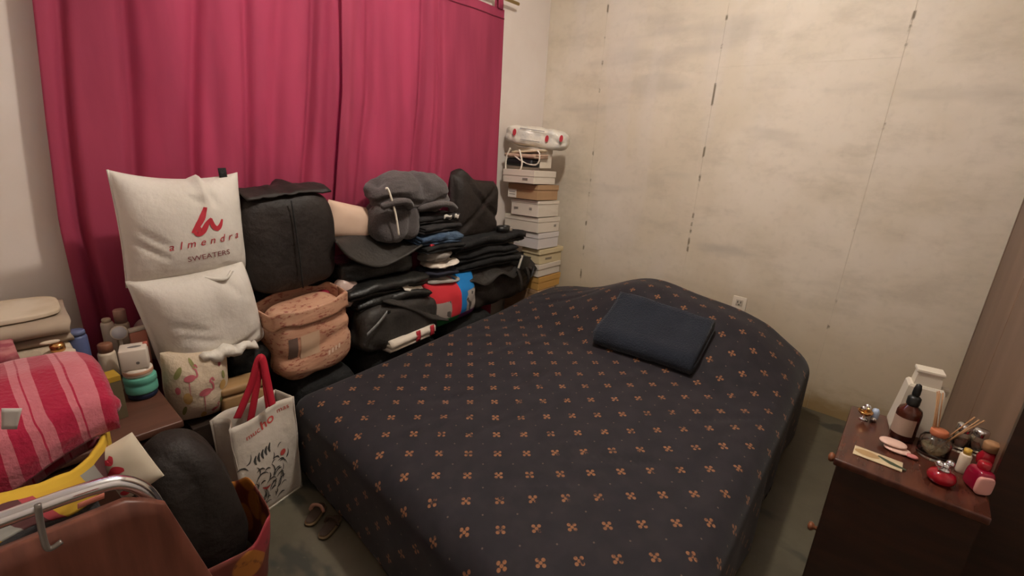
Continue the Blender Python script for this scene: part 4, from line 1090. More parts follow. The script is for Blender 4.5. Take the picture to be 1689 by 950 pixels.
# trinket cluster
p = on_ns(1432, 692)
t = thing('trinket', 'small gilded and silver trinket with a pale blue base at the back corner', 'trinket', p)
gold = mat('gold_metal', (0.60, 0.33, 0.12), 0.25, metal=1.0)
obj('blue_base', soft(0.026, 0.02, 0.036, 3, 6, 0, 1, 0, 1), mat('pale_blue', (0.35, 0.42, 0.55), 0.4), t, loc=(0.014, -0.012, 0))
obj('gold_dish', lathe([(0.004, 0.0), (0.008, 0.003), (0.018, 0.012), (0.020, 0.018), (0.017, 0.016), (0.006, 0.008), (0.0, 0.008)], 16), gold, t, loc=(-0.008, 0.012, 0.010))
obj('stem', lathe([(0.012, 0), (0.012, 0.002), (0.004, 0.004), (0.004, 0.012)], 12), chrome, t, loc=(-0.008, 0.012, 0))
for dx, dy, dz, r_ in ((-0.012, 0.018, 0.034, 0.008), (0.004, 0.01, 0.036, 0.009), (-0.004, -0.012, 0.0, 0.007)):
    obj('silver_bead', lathe([(r_ * math.sin(PI * k / 8) + (1e-6 if k in (0, 8) else 0), r_ - r_ * math.cos(PI * k / 8)) for k in range(9)], 12), chrome, t, loc=(dx, dy, dz - (0.006 if dz else 0)))
# white lantern-like jug
p = on_ns(1512, 704)
t = thing('white_jug', 'white faceted jug-shaped container at the back of the nightstand', 'container', (1.718, p.y + 0.016, NZ + 0.0005), math.radians(8))
t.scale = (0.9, 0.98, 1.14)
wc = mat('white_ceramic', (0.62, 0.56, 0.46), 0.35)
def prism(secs):
    V, Fc = [], []
    for (a, b, z) in secs: V += [Vector((sx * a / 2, sy * b / 2, z)) for sx, sy in ((-1, -1), (1, -1), (1, 1), (-1, 1))]
    for i in range(len(secs) - 1):
        for k in range(4): Fc.append((i * 4 + k, i * 4 + (k + 1) % 4, i * 4 + 4 + (k + 1) % 4, i * 4 + 4 + k))
    Fc.append((3, 2, 1, 0)); n = 4 * (len(secs) - 1); Fc.append((n, n + 1, n + 2, n + 3)); return V, Fc
obj('body', prism([(0.085, 0.105, 0), (0.086, 0.107, 0.006), (0.066, 0.083, 0.128), (0.058, 0.074, 0.134)]), wc, t, False)
obj('neck', prism([(0.050, 0.062, 0.134), (0.044, 0.056, 0.166)]), wc, t, False)
obj('rim', prism([(0.050, 0.062, 0.166), (0.052, 0.064, 0.170), (0.050, 0.062, 0.174)]), wc, t, False)
obj('spout', prism([(0.014, 0.018, 0.112), (0.022, 0.026, 0.130), (0.02, 0.024, 0.134)]), wc, t, False, loc=(0, -0.042, 0))
# reed diffuser
p = on_ns(1535, 752)
t = thing('reed_diffuser', 'glass reed diffuser jar with tan sticks in the middle of the clutter', 'diffuser', p)
obj('jar', lathe([(0.0, 0.001), (0.030, 0.0), (0.034, 0.006), (0.034, 0.050), (0.028, 0.060), (0.016, 0.066), (0.015, 0.078), (0.012, 0.078), (0.012, 0.066), (0.024, 0.058), (0.030, 0.048), (0.030, 0.008), (0.0, 0.006)], 26), glass, t)
obj('oil', lathe([(0.0, 0.0075), (0.0285, 0.009), (0.0285, 0.034), (0.0, 0.034)], 24), mat('pale_oil', (0.55, 0.42, 0.24), 0.1, trans=0.7), t)
obj('collar', lathe([(0.0165, 0.064), (0.019, 0.068), (0.019, 0.080), (0.0165, 0.082)], 18), mat('copper_flower', (0.42, 0.13, 0.06), 0.5), t)
reed = mat('reed', (0.36, 0.19, 0.09), 0.7)
rnd_ = random.Random(3)
for k, (dx, dy) in enumerate(((-0.004, 0.028), (0.006, 0.024), (0.012, 0.030), (0.016, 0.018), (0.02, 0.026), (-0.010, -0.060), (-0.004, -0.070), (0.0, -0.052))):
    L = 0.115 if dy > 0 else 0.105
    obj('reed_stick', tube([(0.006 * math.sin(k), 0.006 * math.cos(k), 0.012), (dx + 0.004, dy, 0.075 + L * (0.9 if dy > 0 else 0.65))], 0.0017, 6), reed, t)
# clear jars with silver lids
for (px, py, s, lab_) in ((1578, 742, 1.0, 'clear glass jar with a silver lid, left of the two behind the red bottles'), (1606, 748, 0.92, 'clear glass jar with a silver lid, right of the two behind the red bottles')):
    p = on_ns(px, py)
    t = thing('glass_jar', lab_, 'jar', p, 0, 'silver-lidded jars on the nightstand')
    obj('jar', lathe([(0.0, 0.001), (0.016 * s, 0.0), (0.018 * s, 0.004), (0.018 * s, 0.052 * s), (0.014 * s, 0.058 * s), (0.014 * s, 0.064 * s), (0.011 * s, 0.064 * s), (0.012 * s, 0.056 * s), (0.0155 * s, 0.05 * s), (0.0155 * s, 0.006), (0.0, 0.005)], 20), glass, t)
    obj('lid', lathe([(0.0165 * s, 0.060 * s), (0.0175 * s, 0.062 * s), (0.0175 * s, 0.078 * s), (0.015 * s, 0.081 * s), (0.0, 0.081 * s)], 20), chrome, t)
# round red perfume bottle
redg = mat('red_glass', (0.42, 0.006, 0.02), 0.05, spec=0.7, trans=0.35)
p = on_ns(1549, 795)
t = thing('perfume_bottle', 'round red glass perfume bottle with silver ball stoppers at the front', 'bottle', p)
obj('bottle_body', lathe([(0.0, 0), (0.018, 0.0), (0.027, 0.008), (0.029, 0.018), (0.024, 0.029), (0.012, 0.035), (0.008, 0.038)], 24), redg, t)
obj('collar', lathe([(0.012, 0.034), (0.0135, 0.037), (0.012, 0.041), (0.006, 0.043)], 16), chrome, t)
for dx, dy, dz in ((-0.009, 0.012, 0.052), (0.008, -0.008, 0.054), (0.0, 0.0, 0.047)):
    obj('stopper_ball', lathe([(0.009 * math.sin(PI * k / 8) + (1e-6 if k in (0, 8) else 0), 0.009 - 0.009 * math.cos(PI * k / 8)) for k in range(9)], 14), chrome, t, loc=(dx, dy, dz - 0.009))
# bulky red bottle with pink panel
p = on_ns(1608, 806)
t = thing('perfume_bottle', 'bulky crimson bottle with a pale pink side next to the wardrobe', 'bottle', p, math.radians(30))
obj('bottle_body', soft(0.058, 0.042, 0.060, 4, 12, 0, 1, 0, 1, taper=0.12), mat('crimson_glass', (0.22, 0.004, 0.022), 0.08, spec=0.7), t)
obj('front_panel', soft(0.012, 0.036, 0.048, 4, 8, 0, 1, 0, 1), mat('pale_pink_panel', (0.62, 0.30, 0.26), 0.3), t, loc=(-0.024, 0.004, 0.002))
obj('cap', lathe([(0.012, 0.058), (0.013, 0.062), (0.013, 0.074), (0.010, 0.078), (0.0, 0.078)], 16), redg, t)
# yellow-white tube
p = on_ns(1583, 778)
t = thing('cosmetic_tube', 'small white tube with a yellow cap standing between the red bottles', 'tube', p, math.radians(30))
obj('tube_body', lathe([(0.010, 0), (0.011, 0.004), (0.012, 0.05), (0.010, 0.054)], 14), mat('milky_plastic', (0.62, 0.52, 0.40), 0.35), t)
obj('cap', lathe([(0.008, 0.054), (0.008, 0.068), (0.0, 0.069)], 14), mat('yellow_cap', (0.50, 0.31, 0.05), 0.4), t)
# red heart bottle with cork
p = on_ns(1622, 770)
t = thing('cork_bottle', 'red round bottle with a wooden cork top leaning by the wardrobe', 'bottle', p, (0, 0, 0))
obj('bottle_body', lathe([(0.0, 0), (0.014, 0.0), (0.020, 0.012), (0.021, 0.028), (0.015, 0.042), (0.011, 0.048)], 20), redg, t)
obj('cork', lathe([(0.011, 0.047), (0.0165, 0.050), (0.0175, 0.070), (0.015, 0.074), (0.0, 0.075)], 18), mat('cork_wood', (0.33, 0.17, 0.08), 0.7), t)
# ================================================================== TOTE BAG
tt = thing('tote_bag', 'white tote with red handles and a black sketch print, against the bed corner', 'bag', (0.398, 1.415, 0.0), (math.radians(-2), 0, math.radians(14)))
TW, TD, TH = 0.235, 0.10, 0.37
tote_m = mat('tote_white', (0.50, 0.44, 0.37), 0.7, (0.56, 0.50, 0.43), 6, bump=0.2, bscale=25)
def tside(a, b, n=14):
    def fn(u, v):
        p = a + (b - a) * u; s = math.sin(PI * u); nrm = Vector(((b - a).y, -(b - a).x, 0)).normalized()
        k = 0.018 * s * math.sin(PI * min(1, v * 1.1)) - 0.004
        k += 0.006 * fbm(Vector((u * 1.2 + a.x * 3, v * 1.6, a.y * 5)), 4, 1.6)
        z = TH * v * (1 + 0.04 * noise.noise(Vector((p.x * 9, p.y * 9, 4))) * v)
        q = Vector((p.x, p.y, z)) + nrm * k; c = Vector((TW / 2, TD / 2, 0)); q2 = c + (Vector((q.x, q.y, 0)) - c) * (1 - 0.06 * (1 - v)); return Vector((q2.x, q2.y, q.z))
    return fn
C0, C1, C2, C3 = Vector((0, 0, 0)), Vector((TW, 0, 0)), Vector((TW, TD, 0)), Vector((0, TD, 0))
front_fn = tside(C0, C1)
obj('front_panel', sheet(front_fn, 16, 20, 0.003), tote_m, tt)
obj('side_panel', sheet(tside(C1, C2), 10, 20, 0.003), tote_m, tt)
obj('back_panel', sheet(tside(C2, C3), 16, 20, 0.003), tote_m, tt)
def gus(u, v):
    q = tside(C3, C0)(u, v); q.x += 0.03 * math.sin(PI * u) * v; return q
obj('side_panel', sheet(gus, 10, 20, 0.003), tote_m, tt)
obj('bottom_panel', box(TW * 0.92, TD * 0.92, 0.004, (TW / 2, TD / 2, 0.003)), tote_m, tt, False)
redh = mat('red_webbing', (0.42, 0.012, 0.03), 0.75)
Mi = (Matrix.Translation((0.398, 1.415, 0)) @ Euler((math.radians(-2), 0, math.radians(14))).to_matrix().to_4x4()).inverted()
def handle(pix, Y, wd):
    P = spline([Mi @ ay(px, py, Y) for px, py in pix], 8)
    def fn(u, v):
        i = min(len(P) - 1, int(round(u * (len(P) - 1)))); a = P[max(0, i - 1)]; b = P[min(len(P) - 1, i + 1)]
        d = (b - a).normalized(); s = Vector((0, 1, 0)).cross(d).normalized()
        return P[i] + s * (v - 0.5) * wd
    return sheet(fn, len(P) - 1, 2, 0.003)
obj('handle', handle([(391, 690), (402, 665), (415, 632), (426, 594), (433, 594), (440, 625), (447, 658), (449, 668)], 1.432, 0.024), redh, tt)
obj('handle', handle([(412, 700), (418, 668), (425, 628), (431, 600), (436, 612), (441, 650), (446, 690)], 1.50, 0.024), redh, tt)
def on_t(x, y): return front_fn(max(0, min(1, x)), max(0, min(1, y))) 
tm = text_mesh('muc', 0.075, 0, 1.0); tm2 = text_mesh('ho', 0.12, 0, 1.0, 0.002); tm3 = text_mesh('mas', 0.07, 0, 1.1)
S = Matrix.Diagonal((1.75, 0.95, 1, 1))
for q, x, y in ((tm, 0.30, 0.835), (tm2, 0.53, 0.85), (tm3, 0.80, 0.90)):
    obj('printed_lettering', decal(xf(q, Matrix.Translation((x, y, 0)) @ Matrix.Rotation(math.radians(4), 4, 'Z') @ S), on_t, 0.003), mat('red_ink', (0.45, 0.06, 0.05), 0.8), tt)
rs = random.Random(11); sk = []
for k in range(46):
    x = 0.12 + 0.62 * rs.random(); y = 0.08 + 0.62 * rs.random() * (0.7 + 0.3 * rs.random()); a = rs.choice((0.4, 0.6, 1.9, 2.2, 2.6)) + rs.uniform(-.4, .4); L = rs.uniform(0.05, 0.15)
    pts = [(x + L * t_ * math.cos(a + t_ * 0.9) * 1.2, y + L * t_ * math.sin(a + t_ * 0.9)) for t_ in (0, 0.35, 0.7, 1)]
    sk.append(stroke(pts, [0.004, 0.016 * rs.uniform(.5, 1.5), 0.013, 0.003], 3))
for k in range(5): sk.append(stroke([(0.26 + 0.055 * k, 0.56 + 0.012 * k), (0.25 + 0.055 * k, 0.60 + 0.012 * k), (0.28 + 0.055 * k, 0.645 + 0.012 * k)], [0.012, 0.04, 0.012], 3))
so = obj('sketch_print', decal(join(*sk), on_t, 0.0028, 0), mat('black_ink', (0.05, 0.047, 0.043), 0.8), tt); so['kind'] = 'stuff'
obj('red_mark', decal(stroke([(0.30, 0.30), (0.36, 0.27), (0.42, 0.285)], [0.01, 0.03, 0.01], 4), on_t, 0.0034, 0), MATS['red_ink'], tt)
obj('red_mark', decal(blob(0.68, 0.52, 0.05, 0.03), on_t, 0.0034, 0), MATS['red_ink'], tt)

# ================================================================== BLACK BAG IN A RED BAG
cx, zb, w, h = px_box(236, 690, 382, 900, 1.30)
def bfn(q, u):
    t_ = q.z / 0.48; q.x -= 0.035 * t_ * t_; q.y += 0.02 * t_; return q
tag(obj('garbage_bag', soft(0.215, 0.22, 0.48, 2.7, 24, 0.010, 6, 0.014, 4.5, 171, fn=bfn, stretch=(1, 1, 0.5)), blk, loc=(cx + 0.008, 1.282, 0.012)), 'bulging black bag stuffed into the red and orange bag on the floor', 'bag')
m, g = newmat('red_orange_print', 0.55, 0.4)
co = g.coord('Object'); vo = g.new('ShaderNodeTexVoronoi'); vo.inputs['Scale'].default_value = 11; g.nt.links.new(co, vo.inputs['Vector'])
k_ = g.xyz(vo.outputs['Color'])[0]; n1 = g.noise(co, 30, 3)
c1 = g.mix(g.m('GREATER_THAN', k_, 0.55), (0.30, 0.035, 0.045), (0.40, 0.145, 0.025)); c1 = g.mix(g.ss(vo.outputs['Distance'], 0.5, 0.6), c1, (0.14, 0.03, 0.02)); c1 = g.mix(g.m('MULTIPLY', g.ss(n1, 0.6, 0.7), 0.6), c1, (0.09, 0.02, 0.015)); g.base(c1)
def rsh(u, v):
    a_ = 2 * PI * u; s_ = lambda t_: math.copysign(abs(t_) ** 0.6, t_)
    k = 1.0 + 0.16 * v + 0.03 * noise.noise(Vector((math.cos(a_) * 3, math.sin(a_) * 3, v * 2)))
    return Vector((s_(math.cos(a_)) * 0.128 * k, s_(math.sin(a_)) * 0.128 * k, 0.004 + v * (0.185 + 0.03 * math.cos(a_ - 0.2) + 0.012 * math.sin(a_ * 6))))
rb_ = thing('printed_bag', 'red and orange printed bag standing on the floor around the black bag', 'bag', (cx + 0.008, 1.282, 0))
obj('bag_wall', sheet(rsh, 64, 10, 0.003), m, rb_)
obj('bag_bottom', lathe([(0.0, 0.001), (0.122, 0.001), (0.122, 0.004), (0.0, 0.004)], 28), m, rb_)

# ================================================================== DRESSER AND ITS CLUTTER
DZ, DX1, DY0 = 0.45, 0.288, 1.432
ds = thing('dresser', 'low brown wooden dresser under the cosmetics at the left', 'dresser', ((XL + 0.03 + DX1) / 2, (DY0 + 1.95) / 2, 0))
dwid, ddep = DX1 - XL - 0.03, 1.95 - DY0
br = mat('brown_dresser', (0.075, 0.030, 0.019), 0.4, (0.105, 0.044, 0.028), 5, stretch=(1, 6, 6))
obj('top_board', box(dwid, ddep, 0.022, (0, 0, DZ - 0.011), 0.004, 2), br, ds)
for sx in (-1, 1): obj('side_panel', box(0.018, ddep - 0.02, DZ - 0.023, (sx * (dwid / 2 - 0.015), 0, (DZ - 0.023) / 2)), br, ds, False)
obj('back_panel', box(dwid - 0.05, 0.01, DZ - 0.04, (0, ddep / 2 - 0.02, DZ / 2 - 0.01)), br, ds, False)
for c_ in range(2):
    for r_ in range(2):
        ww = (dwid - 0.06) / 2 - 0.006
        d_ = obj('drawer', box(ww, ddep - 0.05, 0.185, ((c_ - 0.5) * (ww + 0.008), -0.012, 0.125 + r_ * 0.195), 0.003, 1), br, ds, False)
        obj('knob', xf(lathe([(0.006, 0), (0.006, 0.008), (0.013, 0.014), (0.012, 0.022), (0.0, 0.025)], 12), Matrix.Translation(((c_ - 0.5) * (ww + 0.008), -ddep / 2 + 0.014, 0.125 + r_ * 0.195)) @ Matrix.Rotation(PI / 2, 4, 'X')), MATS['orange_wood_knob'], d_)
E_ = 0.0008
ivw = mat('ivory_pack', (0.55, 0.45, 0.34), 0.4); whp = mat('white_pack', (0.60, 0.52, 0.44), 0.4); tealm = mat('teal_plastic', (0.10, 0.33, 0.25), 0.35); navp = mat('navy_plastic', (0.012, 0.018, 0.045), 0.3)
# teal tub stack
t = thing('cream_tub', 'round tub with a teal lid and dark blue base at the dresser corner', 'tub', (0.246, 1.66, DZ + E_))
obj('base', lathe([(0.0, 0), (0.034, 0.0), (0.037, 0.006), (0.037, 0.020)], 26), navp, t)
obj('lid', lathe([(0.0395, 0.020), (0.0405, 0.024), (0.0405, 0.044), (0.037, 0.048), (0.041, 0.052), (0.041, 0.068), (0.038, 0.072), (0.0, 0.072)], 28), tealm, t)
z = DZ + E_ + 0.0725
t = thing('white_jar', 'low white jar between the teal tub and the white cube box', 'jar', (0.244, 1.66, z))
obj('jar_body', lathe([(0.0, 0), (0.033, 0.0), (0.037, 0.006), (0.037, 0.022), (0.033, 0.026), (0.0, 0.026)], 26), whp, t)
obj('gold_spot', lathe([(0.0372, 0.010), (0.0376, 0.012), (0.0376, 0.018), (0.0372, 0.02)], 26), mat('rose_gold', (0.5, 0.28, 0.18), 0.35), t)
z += 0.0265
t = thing('carton', 'white cube carton with a dark oval on top, stacked on the jar', 'box', (0.243, 1.662, z), math.radians(-14))
obj('carton_body', box(0.066, 0.062, 0.064, (0, 0, 0.032), 0.004), whp, t)
obj('dark_oval', decal(blob(0.004, -0.004, 0.017, 0.008), lambda x, y: Vector((x, y, 0.0642)), 0.0004, 0), ink, t)
obj('dark_dot', decal(blob(0.008, 0.022, 0.0045, 0.0045), lambda x, y: Vector((x, -0.0312, y)), 0.0004, 0), ink, t)
obj('red_corner', box(0.012, 0.018, 0.012, (0.0285, 0.018, 0.0595), 0.002), mat('coral_print', (0.42, 0.10, 0.07), 0.6), t)
def bottle(name, lab, x, y, r, h_, bm_, cm_, capr=None, caph=0.02, rotz=0):
    t = thing(name, lab, 'bottle', (x, y, DZ + E_), rotz)
    obj('bottle_body', lathe([(0.0, 0), (r * 0.94, 0.0), (r, 0.004), (r, h_ - 0.008), (r * 0.9, h_ - 0.002), (r * 0.5, h_)], 22), bm_, t)
    c = capr or r * 0.6
    obj('cap', lathe([(c, h_), (c, h_ + caph - 0.003), (c * 0.85, h_ + caph), (0.0, h_ + caph)], 18), cm_, t)
    return t
bottle('lotion_bottle', 'ivory bottle with a brown cap left of the white carton', 0.192, 1.745, 0.022, 0.135, ivw, mat('brown_cap', (0.20, 0.085, 0.05), 0.4), 0.018, 0.026)
bottle('lotion_bottle', 'slim ivory bottle at the back against the curtain', 0.222, 1.87, 0.017, 0.185, whp, ivw, 0.012, 0.012)
bottle('lotion_bottle', 'cream bottle with a pump and a wide neck, tallest behind the carton', 0.262, 1.90, 0.020, 0.165, ivw, mat('rosy_cap', (0.42, 0.25, 0.2), 0.4), 0.017, 0.045)
t = thing('hand_mirror', 'small white oval mirror leaning behind the ivory bottle', 'mirror', (0.238, 1.80, DZ + E_), math.radians(-8))
obj('frame', xf(lathe([(0.0, 0), (0.021, 0.0), (0.023, 0.003), (0.021, 0.006), (0.0, 0.006)], 22), Matrix.Translation((0, 0, 0.165)) @ Matrix.Rotation(math.radians(68), 4, 'X')), whp, t)
obj('glass', xf(lathe([(0.0, 0), (0.0185, 0.0), (0.0185, 0.0008), (0.0, 0.0008)], 22), Matrix.Translation((0, -0.0056, 0.1672)) @ Matrix.Rotation(math.radians(68), 4, 'X')), mat('mirror_grey', (0.55, 0.55, 0.58), 0.2), t)
obj('stand', tube([(0, 0.004, 0.0), (0, 0.006, 0.15)], 0.004, 8), whp, t); obj('foot', lathe([(0.0, 0), (0.018, 0.0), (0.018, 0.004), (0.004, 0.007)], 16), whp, t, loc=(0, 0.004, 0))
t = thing('makeup_palette', 'coral and white makeup case propped behind the carton', 'case', (0.283, 1.80, DZ + E_), math.radians(10))
obj('case', box(0.046, 0.018, 0.16, (0, 0, 0.08), 0.004), mat('coral_case', (0.50, 0.20, 0.14), 0.5), t)
obj('clear_edge', box(0.05, 0.020, 0.012, (0, 0, 0.166), 0.003), whp, t)
bottle('spray_can', 'tall blue-grey cylinder standing by the curtain edge', 0.137, 1.76, 0.0235, 0.20, mat('blue_grey_can', (0.075, 0.095, 0.20), 0.4), mat('blue_grey_cap', (0.10, 0.12, 0.22), 0.4), 0.021, 0.014)
t = thing('lotion_tub', 'white tub with a broad rim and a gold cap at the far left', 'tub', (0.088, 1.665, DZ + E_))
obj('tub_body', lathe([(0.0, 0), (0.026, 0.0), (0.028, 0.006), (0.028, 0.178), (0.026, 0.18)], 24), mat('grey_white_pack', (0.40, 0.38, 0.33), 0.4), t)
obj('rim', lathe([(0.028, 0.178), (0.034, 0.181), (0.034, 0.190), (0.026, 0.196), (0.0, 0.197)], 24), ivw, t)
obj('cap', lathe([(0.013, 0.196), (0.016, 0.200), (0.016, 0.214), (0.012, 0.220), (0.0, 0.221)], 20), gold, t)
obj('spout', soft(0.04, 0.016, 0.010, 2.4, 8, 0, 1, 0, 1), ivw, t, loc=(-0.012, 0, 0.2205))
t = thing('hair_clip', 'black hair clip beside the blue-grey cylinder', 'clip', (0.118, 1.705, DZ + E_))
obj('clip_body', soft(0.03, 0.02, 0.012, 2.2, 8, 0, 1, 0, 1), MATS['black_plastic'], t); obj('jaw', tube(spline([(-0.014, 0, 0.01), (0, 0.004, 0.022), (0.016, 0, 0.012)], 5), 0.003, 6), MATS['black_plastic'], t)
t = thing('medicine_carton', 'yellow-topped small carton in front of the ivory bottle', 'box', (0.168, 1.575, DZ + E_), math.radians(6))
obj('carton_body', box(0.036, 0.05, 0.115, (0, 0, 0.0575), 0.001), mat('olive_card', (0.11, 0.085, 0.045), 0.6), t, False)
obj('yellow_top', box(0.0365, 0.0505, 0.016, (0, 0, 0.1235), 0.001), mat('yellow_card', (0.36, 0.21, 0.02), 0.6), t, False)
# blankets on the dresser
bg_ = mat('marbled_beige', (0.46, 0.36, 0.25), 0.9, (0.58, 0.49, 0.38), 9, detail=5)
bg2 = mat('grey_beige_blanket', (0.30, 0.225, 0.165), 0.95, (0.36, 0.28, 0.21), 6)
crc = mat('cream_blanket', (0.46, 0.36, 0.25), 0.95, (0.52, 0.42, 0.31), 5, bump=0.3, bscale=40)
z = DZ + E_
for mm, th, L, dx, lab in ((crc, 0.125, 0.50, 0.0, 'thick cream blanket lowest of the folded pile on the dresser'), (crc, 0.07, 0.51, 0.004, 'cream blanket in the middle of the folded pile'), (bg2, 0.075, 0.52, 0.008, 'taupe folded blanket with a marbled top, highest of the pile')):
    t = thing('folded_blanket', lab, 'blanket', (-0.135 + dx, 1.845, z), math.radians(-2), 'folded blankets on the dresser')
    obj('cloth', folded(L, 0.21, 3, th / 3.45, 22, 0.003, 7, int(th * 1000), sag=0.004), mm, t)
    z += th
obj('marbled_cover', soft(0.50, 0.205, 0.022, 5, 14, 0.003, 12, 0.0, 1, 5), bg_, t, loc=(0, 0.0, 0.071))
pkc = mat('rose_blanket', (0.27, 0.055, 0.075), 0.95, (0.40, 0.15, 0.15), 16, lo_=0.48, hi_=0.56)
tag(obj('folded_cloth', folded(0.30, 0.10, 6, 0.037, 18, 0.004, 8, 44), pkc, loc=(-0.138, 1.628, DZ + E_)), 'rose-pink patterned cloth folded beside the white tub at the left edge', 'cloth')

# ================================================================== CHAIR WITH PILED CLOTHES
ch = thing('dining_chair', 'chrome-framed chair with a brown wooden backrest, lower left corner', 'chair', (0, 0, 0))
cw = mat('brown_chair_wood', (0.105, 0.034, 0.021), 0.4, (0.19, 0.066, 0.042), 6, stretch=(7, 7, 0.8), detail=6)
ccx = -0.135
R_ = [(0.20, 0.62, 0.012), (0.165, 0.66, 0.30), (0.113, 0.70, 0.60), (0.100, 0.70, 0.70), (0.088, 0.70, 0.765), (0.068, 0.70, 0.797), (0.04, 0.70, 0.808), (-0.03, 0.70, 0.812), (ccx, 0.70, 0.814)]
Lf = [(2 * ccx - x, y, z) for x, y, z in R_[:-1]][::-1]
obj('back_frame', tube(spline(R_ + Lf, 6), 0.0095, 12), chrome, ch)
def bk(u, v):
    z = 0.50 + 0.285 * v; hw = 0.236 + 0.060 * (1 - v); e = (2 * u - 1)
    zz = z - 0.03 * max(0, abs(e) - 0.86) / 0.14 * v
    return Vector((ccx + e * hw, 0.681 + 0.004 * (1 - e * e), zz))
obj('backrest', sheet(bk, 24, 10, 0.014), cw, ch)
obj('seat', box(0.44, 0.44, 0.022, (ccx, 0.955, 0.447), 0.006), cw, ch)
for sx in (-1, 1):
    obj('front_leg', tube(spline([(ccx + sx * 0.20, 0.74, 0.425), (ccx + sx * 0.205, 1.10, 0.425), (ccx + sx * 0.205, 1.15, 0.40), (ccx + sx * 0.21, 1.18, 0.012)], 6), 0.011, 10), chrome, ch)
    obj('rail_bracket', tube([(ccx + sx * 0.20, 0.74, 0.425), (ccx + sx * 0.285, 0.672, 0.40)], 0.010, 8), chrome, ch)
obj('label_strip', sheet(lambda u, v: ay(128 + 44 * u, 835 - 18 * u + (v - .5) * 8, 0.672), 6, 2, 0.002), mat('salmon_plastic', (0.42, 0.13, 0.09), 0.5), ch)
obj('bracket', tube(spline([ay(62, 832, 0.668), ay(70, 880, 0.668), ay(80, 905, 0.668), ay(102, 893, 0.668)], 6), 0.0032, 8), mat('dull_steel', (0.20, 0.18, 0.16), 0.4, metal=0.6), ch)
# bundle on the seat
tag(obj('dark_bundle', soft(0.38, 0.38, 0.155, 3.6, 18, 0.008, 7, 0.010, 5, 181), dark_m, loc=(ccx + 0.01, 1.0, 0.4585)), 'dark clothes bundle on the chair seat under the striped towel', 'bundle')
# multicolour cloth draped over the front of the bundle
m, g = newmat('multicolour_cloth', 0.85, 0.25)
U, Vv, _ = g.xyz(g.coord('UV'))
d_ = g.m('ADD', g.m('MULTIPLY', U, 7.0), g.m('MULTIPLY', Vv, 1.6)); fr = g.m('FRACT', g.m('DIVIDE', d_, 4.0))
c1 = g.mix(g.m('GREATER_THAN', fr, 0.30), (0.50, 0.30, 0.03), (0.24, 0.225, 0.20)); c1 = g.mix(g.m('GREATER_THAN', fr, 0.50), c1, (0.085, 0.03, 0.03)); c1 = g.mix(g.m('GREATER_THAN', fr, 0.74), c1, (0.33, 0.05, 0.06)); c1 = g.mix(g.m('GREATER_THAN', fr, 0.86), c1, (0.50, 0.30, 0.03))
c1 = g.mix(g.m('GREATER_THAN', Vv, 0.80), c1, (0.52, 0.32, 0.03)); g.base(c1)
up = [(-60, 835), (0, 815), (60, 800), (115, 778), (150, 752), (168, 722), (176, 702)]; lw_ = [(-60, 930), (0, 895), (50, 868), (110, 852), (150, 828), (176, 800), (186, 770)]
def ip(tab, u):
    s = u * (len(tab) - 1); i = min(int(s), len(tab) - 2); f_ = s - i; return tab[i][0] + (tab[i + 1][0] - tab[i][0]) * f_, tab[i][1] + (tab[i + 1][1] - tab[i][1]) * f_
def mc(u, v):
    a = ay(*ip(up, u), 0.86 + 0.32 * u ** 2); b = ay(*ip(lw_, u), 0.79 + 0.37 * u ** 2)
    p = b + (a - b) * v; p.y += -0.012 * math.sin(PI * v) + 0.006 * noise.noise(Vector((u * 8, v * 4, 3))); return p
tag(obj('patterned_cloth', sheet(mc, 36, 12, 0.006), m), 'yellow, grey and maroon patterned cloth hanging over the chair back', 'cloth')
# striped towel
m, g = newmat('striped_towel', 0.95, 0.2)
U, Vv, _ = g.xyz(g.coord('UV')); nz = g.noise(g.coord('Object'), 140, 3)
uu = g.m('ADD', U, g.m('MULTIPLY', g.m('SUBTRACT', g.noise(g.coord('UV'), 3, 2), 0.5), 0.03))
msk = 0
def band(a, b): return g.m('MULTIPLY', g.m('GREATER_THAN', uu, a), g.m('LESS_THAN', uu, b))
bs = [(0.02, 0.06), (0.12, 0.17), (0.30, 0.36), (0.44, 0.47), (0.48, 0.52), (0.63, 0.665), (0.715, 0.742), (0.748, 0.785), (0.855, 0.878), (0.885, 0.95)]
msk = band(*bs[0])
for q in bs[1:]: msk = g.m('MAXIMUM', msk, band(*q))
c1 = g.mix(msk, (0.31, 0.008, 0.036), (0.45, 0.125, 0.15)); g.base(c1); g.bump(nz, 0.5, 0.004)
g.b.inputs['Sheen Weight'].default_value = 0.3
prof_y = [1.44, 1.38, 1.30, 1.20, 1.12, 1.075, 1.06, 1.062]
prof_z = [0.69, 0.735, 0.765, 0.772, 0.752, 0.715, 0.665, 0.625]
def twf(u, v):
    s = v * 7; i = min(int(s), 6); f_ = s - i; f_ = f_ * f_ * (3 - 2 * f_) * 0.4 + f_ * 0.6
    y = prof_y[i] + (prof_y[i + 1] - prof_y[i]) * f_; z = prof_z[i] + (prof_z[i + 1] - prof_z[i]) * f_
    x = -0.32 + 0.43 * u + 0.008 * v
    droop = max(0, u - 0.90) / 0.10
    z -= 0.035 * droop ** 2 * (1 - v); 
    if v > 0.6: z += 0.045 * sm(u, 0.45, 0.95) * (v - 0.6) / 0.4
    y += 0.05 * sm(u, 0.6, 1.0) * v
    z += 0.006 * noise.noise(Vector((u * 6, v * 5, 2)))
    return Vector((x, y, z))
st = thing('striped_towel', 'crimson towel with pink stripes and a white tag, heaped on the chair', 'towel', (0, 0, 0))
obj('upper_fold', sheet(twf, 40, 34, 0.022), m, st)
def tw2(u, v):
    p = twf(u * 0.93, v * 0.97); return Vector((p.x - 0.004, p.y + 0.030 + 0.012 * v, p.z - 0.036 - 0.012 * v))
obj('lower_fold', sheet(tw2, 30, 26, 0.02), m, st)
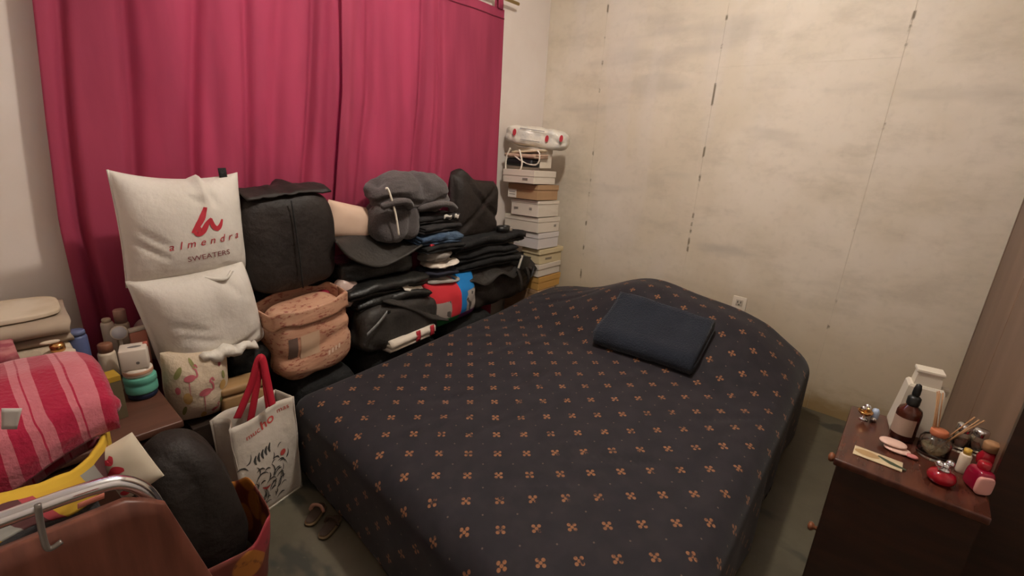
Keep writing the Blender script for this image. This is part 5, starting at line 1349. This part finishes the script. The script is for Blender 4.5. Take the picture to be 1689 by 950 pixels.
obj('end_roll', tube(spline([(0.03, 1.18, 0.665), (0.085, 1.20, 0.672), (0.122, 1.23, 0.66)], 6), [0.02] + [0.03] * 11 + [0.016], 12, 0.8), m, st)
obj('white_tag', sheet(lambda u, v: ay(2 + 34 * u * (1 - 0.25 * v), 672 + 34 * v, 1.052) + Vector((0, -0.004, 0)), 5, 5, 0.002), mat('tag_white', (0.50, 0.46, 0.42), 0.7), st)
# white packet with red print
cx, zb, w, h = px_box(184, 716, 276, 814, 1.03)
t = thing('cloth_packet', 'white cloth packet with red print resting on the black bag', 'packet', (cx, 1.04, zb), (math.radians(-14), math.radians(-16), math.radians(4)))
vf, posp = pillow(w * 0.88, h * 0.9, 0.05, 22, 0.02, 0.003, 12, 0.004, 9, 191, e=4)
obj('packet_body', vf, mat('offwhite_cloth', (0.46, 0.39, 0.29), 0.85, (0.52, 0.45, 0.35), 8), t)
def onp(x, y): return posp(max(-.98, min(.98, x)), max(-.98, min(.98, y)), -1)
for q in (stroke([(-0.75, 0.75), (-0.5, 0.6), (-0.3, 0.75)], [0.1, 0.25, 0.1]), stroke([(-0.85, 0.1), (-0.5, 0.25), (-0.2, 0.15)], [0.15, 0.35, 0.1]), stroke([(-0.9, -0.35), (-0.55, -0.2), (-0.25, -0.35)], [0.2, 0.3, 0.1]), blob(-0.72, -0.6, 0.18, 0.1)):
    obj('red_print', decal(q, onp, 0.002), MATS['red_print'], t)

# ================================================================== SANDALS UNDER THE BED EDGE
for (px, py, rz, lab) in ((548, 836, 35, 'tan sandal with a pink strap poking out from under the bed'), (572, 856, 28, 'dark sandal with a pale sole edge nearest the camera under the bed')):
    p = az(px, py, 0.0)
    t = thing('sandal', lab, 'sandal', (p.x - 0.06, p.y, 0.0005), math.radians(rz), 'sandals at the bed edge')
    obj('sole', soft(0.10, 0.045, 0.014, 2.8, 10, 0, 1, 0, 1), mat('tan_sole', (0.16, 0.105, 0.05), 0.7), t)
    obj('insole', soft(0.092, 0.038, 0.004, 2.8, 8, 0, 1, 0, 1), mat('dark_insole', (0.05, 0.03, 0.02), 0.8), t, loc=(0, 0, 0.0135))
    obj('strap', tube(spline([(0.01, -0.024, 0.012), (0.012, -0.012, 0.034), (0.012, 0.012, 0.034), (0.01, 0.024, 0.012)], 5), 0.007, 8, 0.5), mat('pinkish_strap', (0.42, 0.22, 0.16), 0.6) if rz == 35 else MATS['dark_insole'], t)
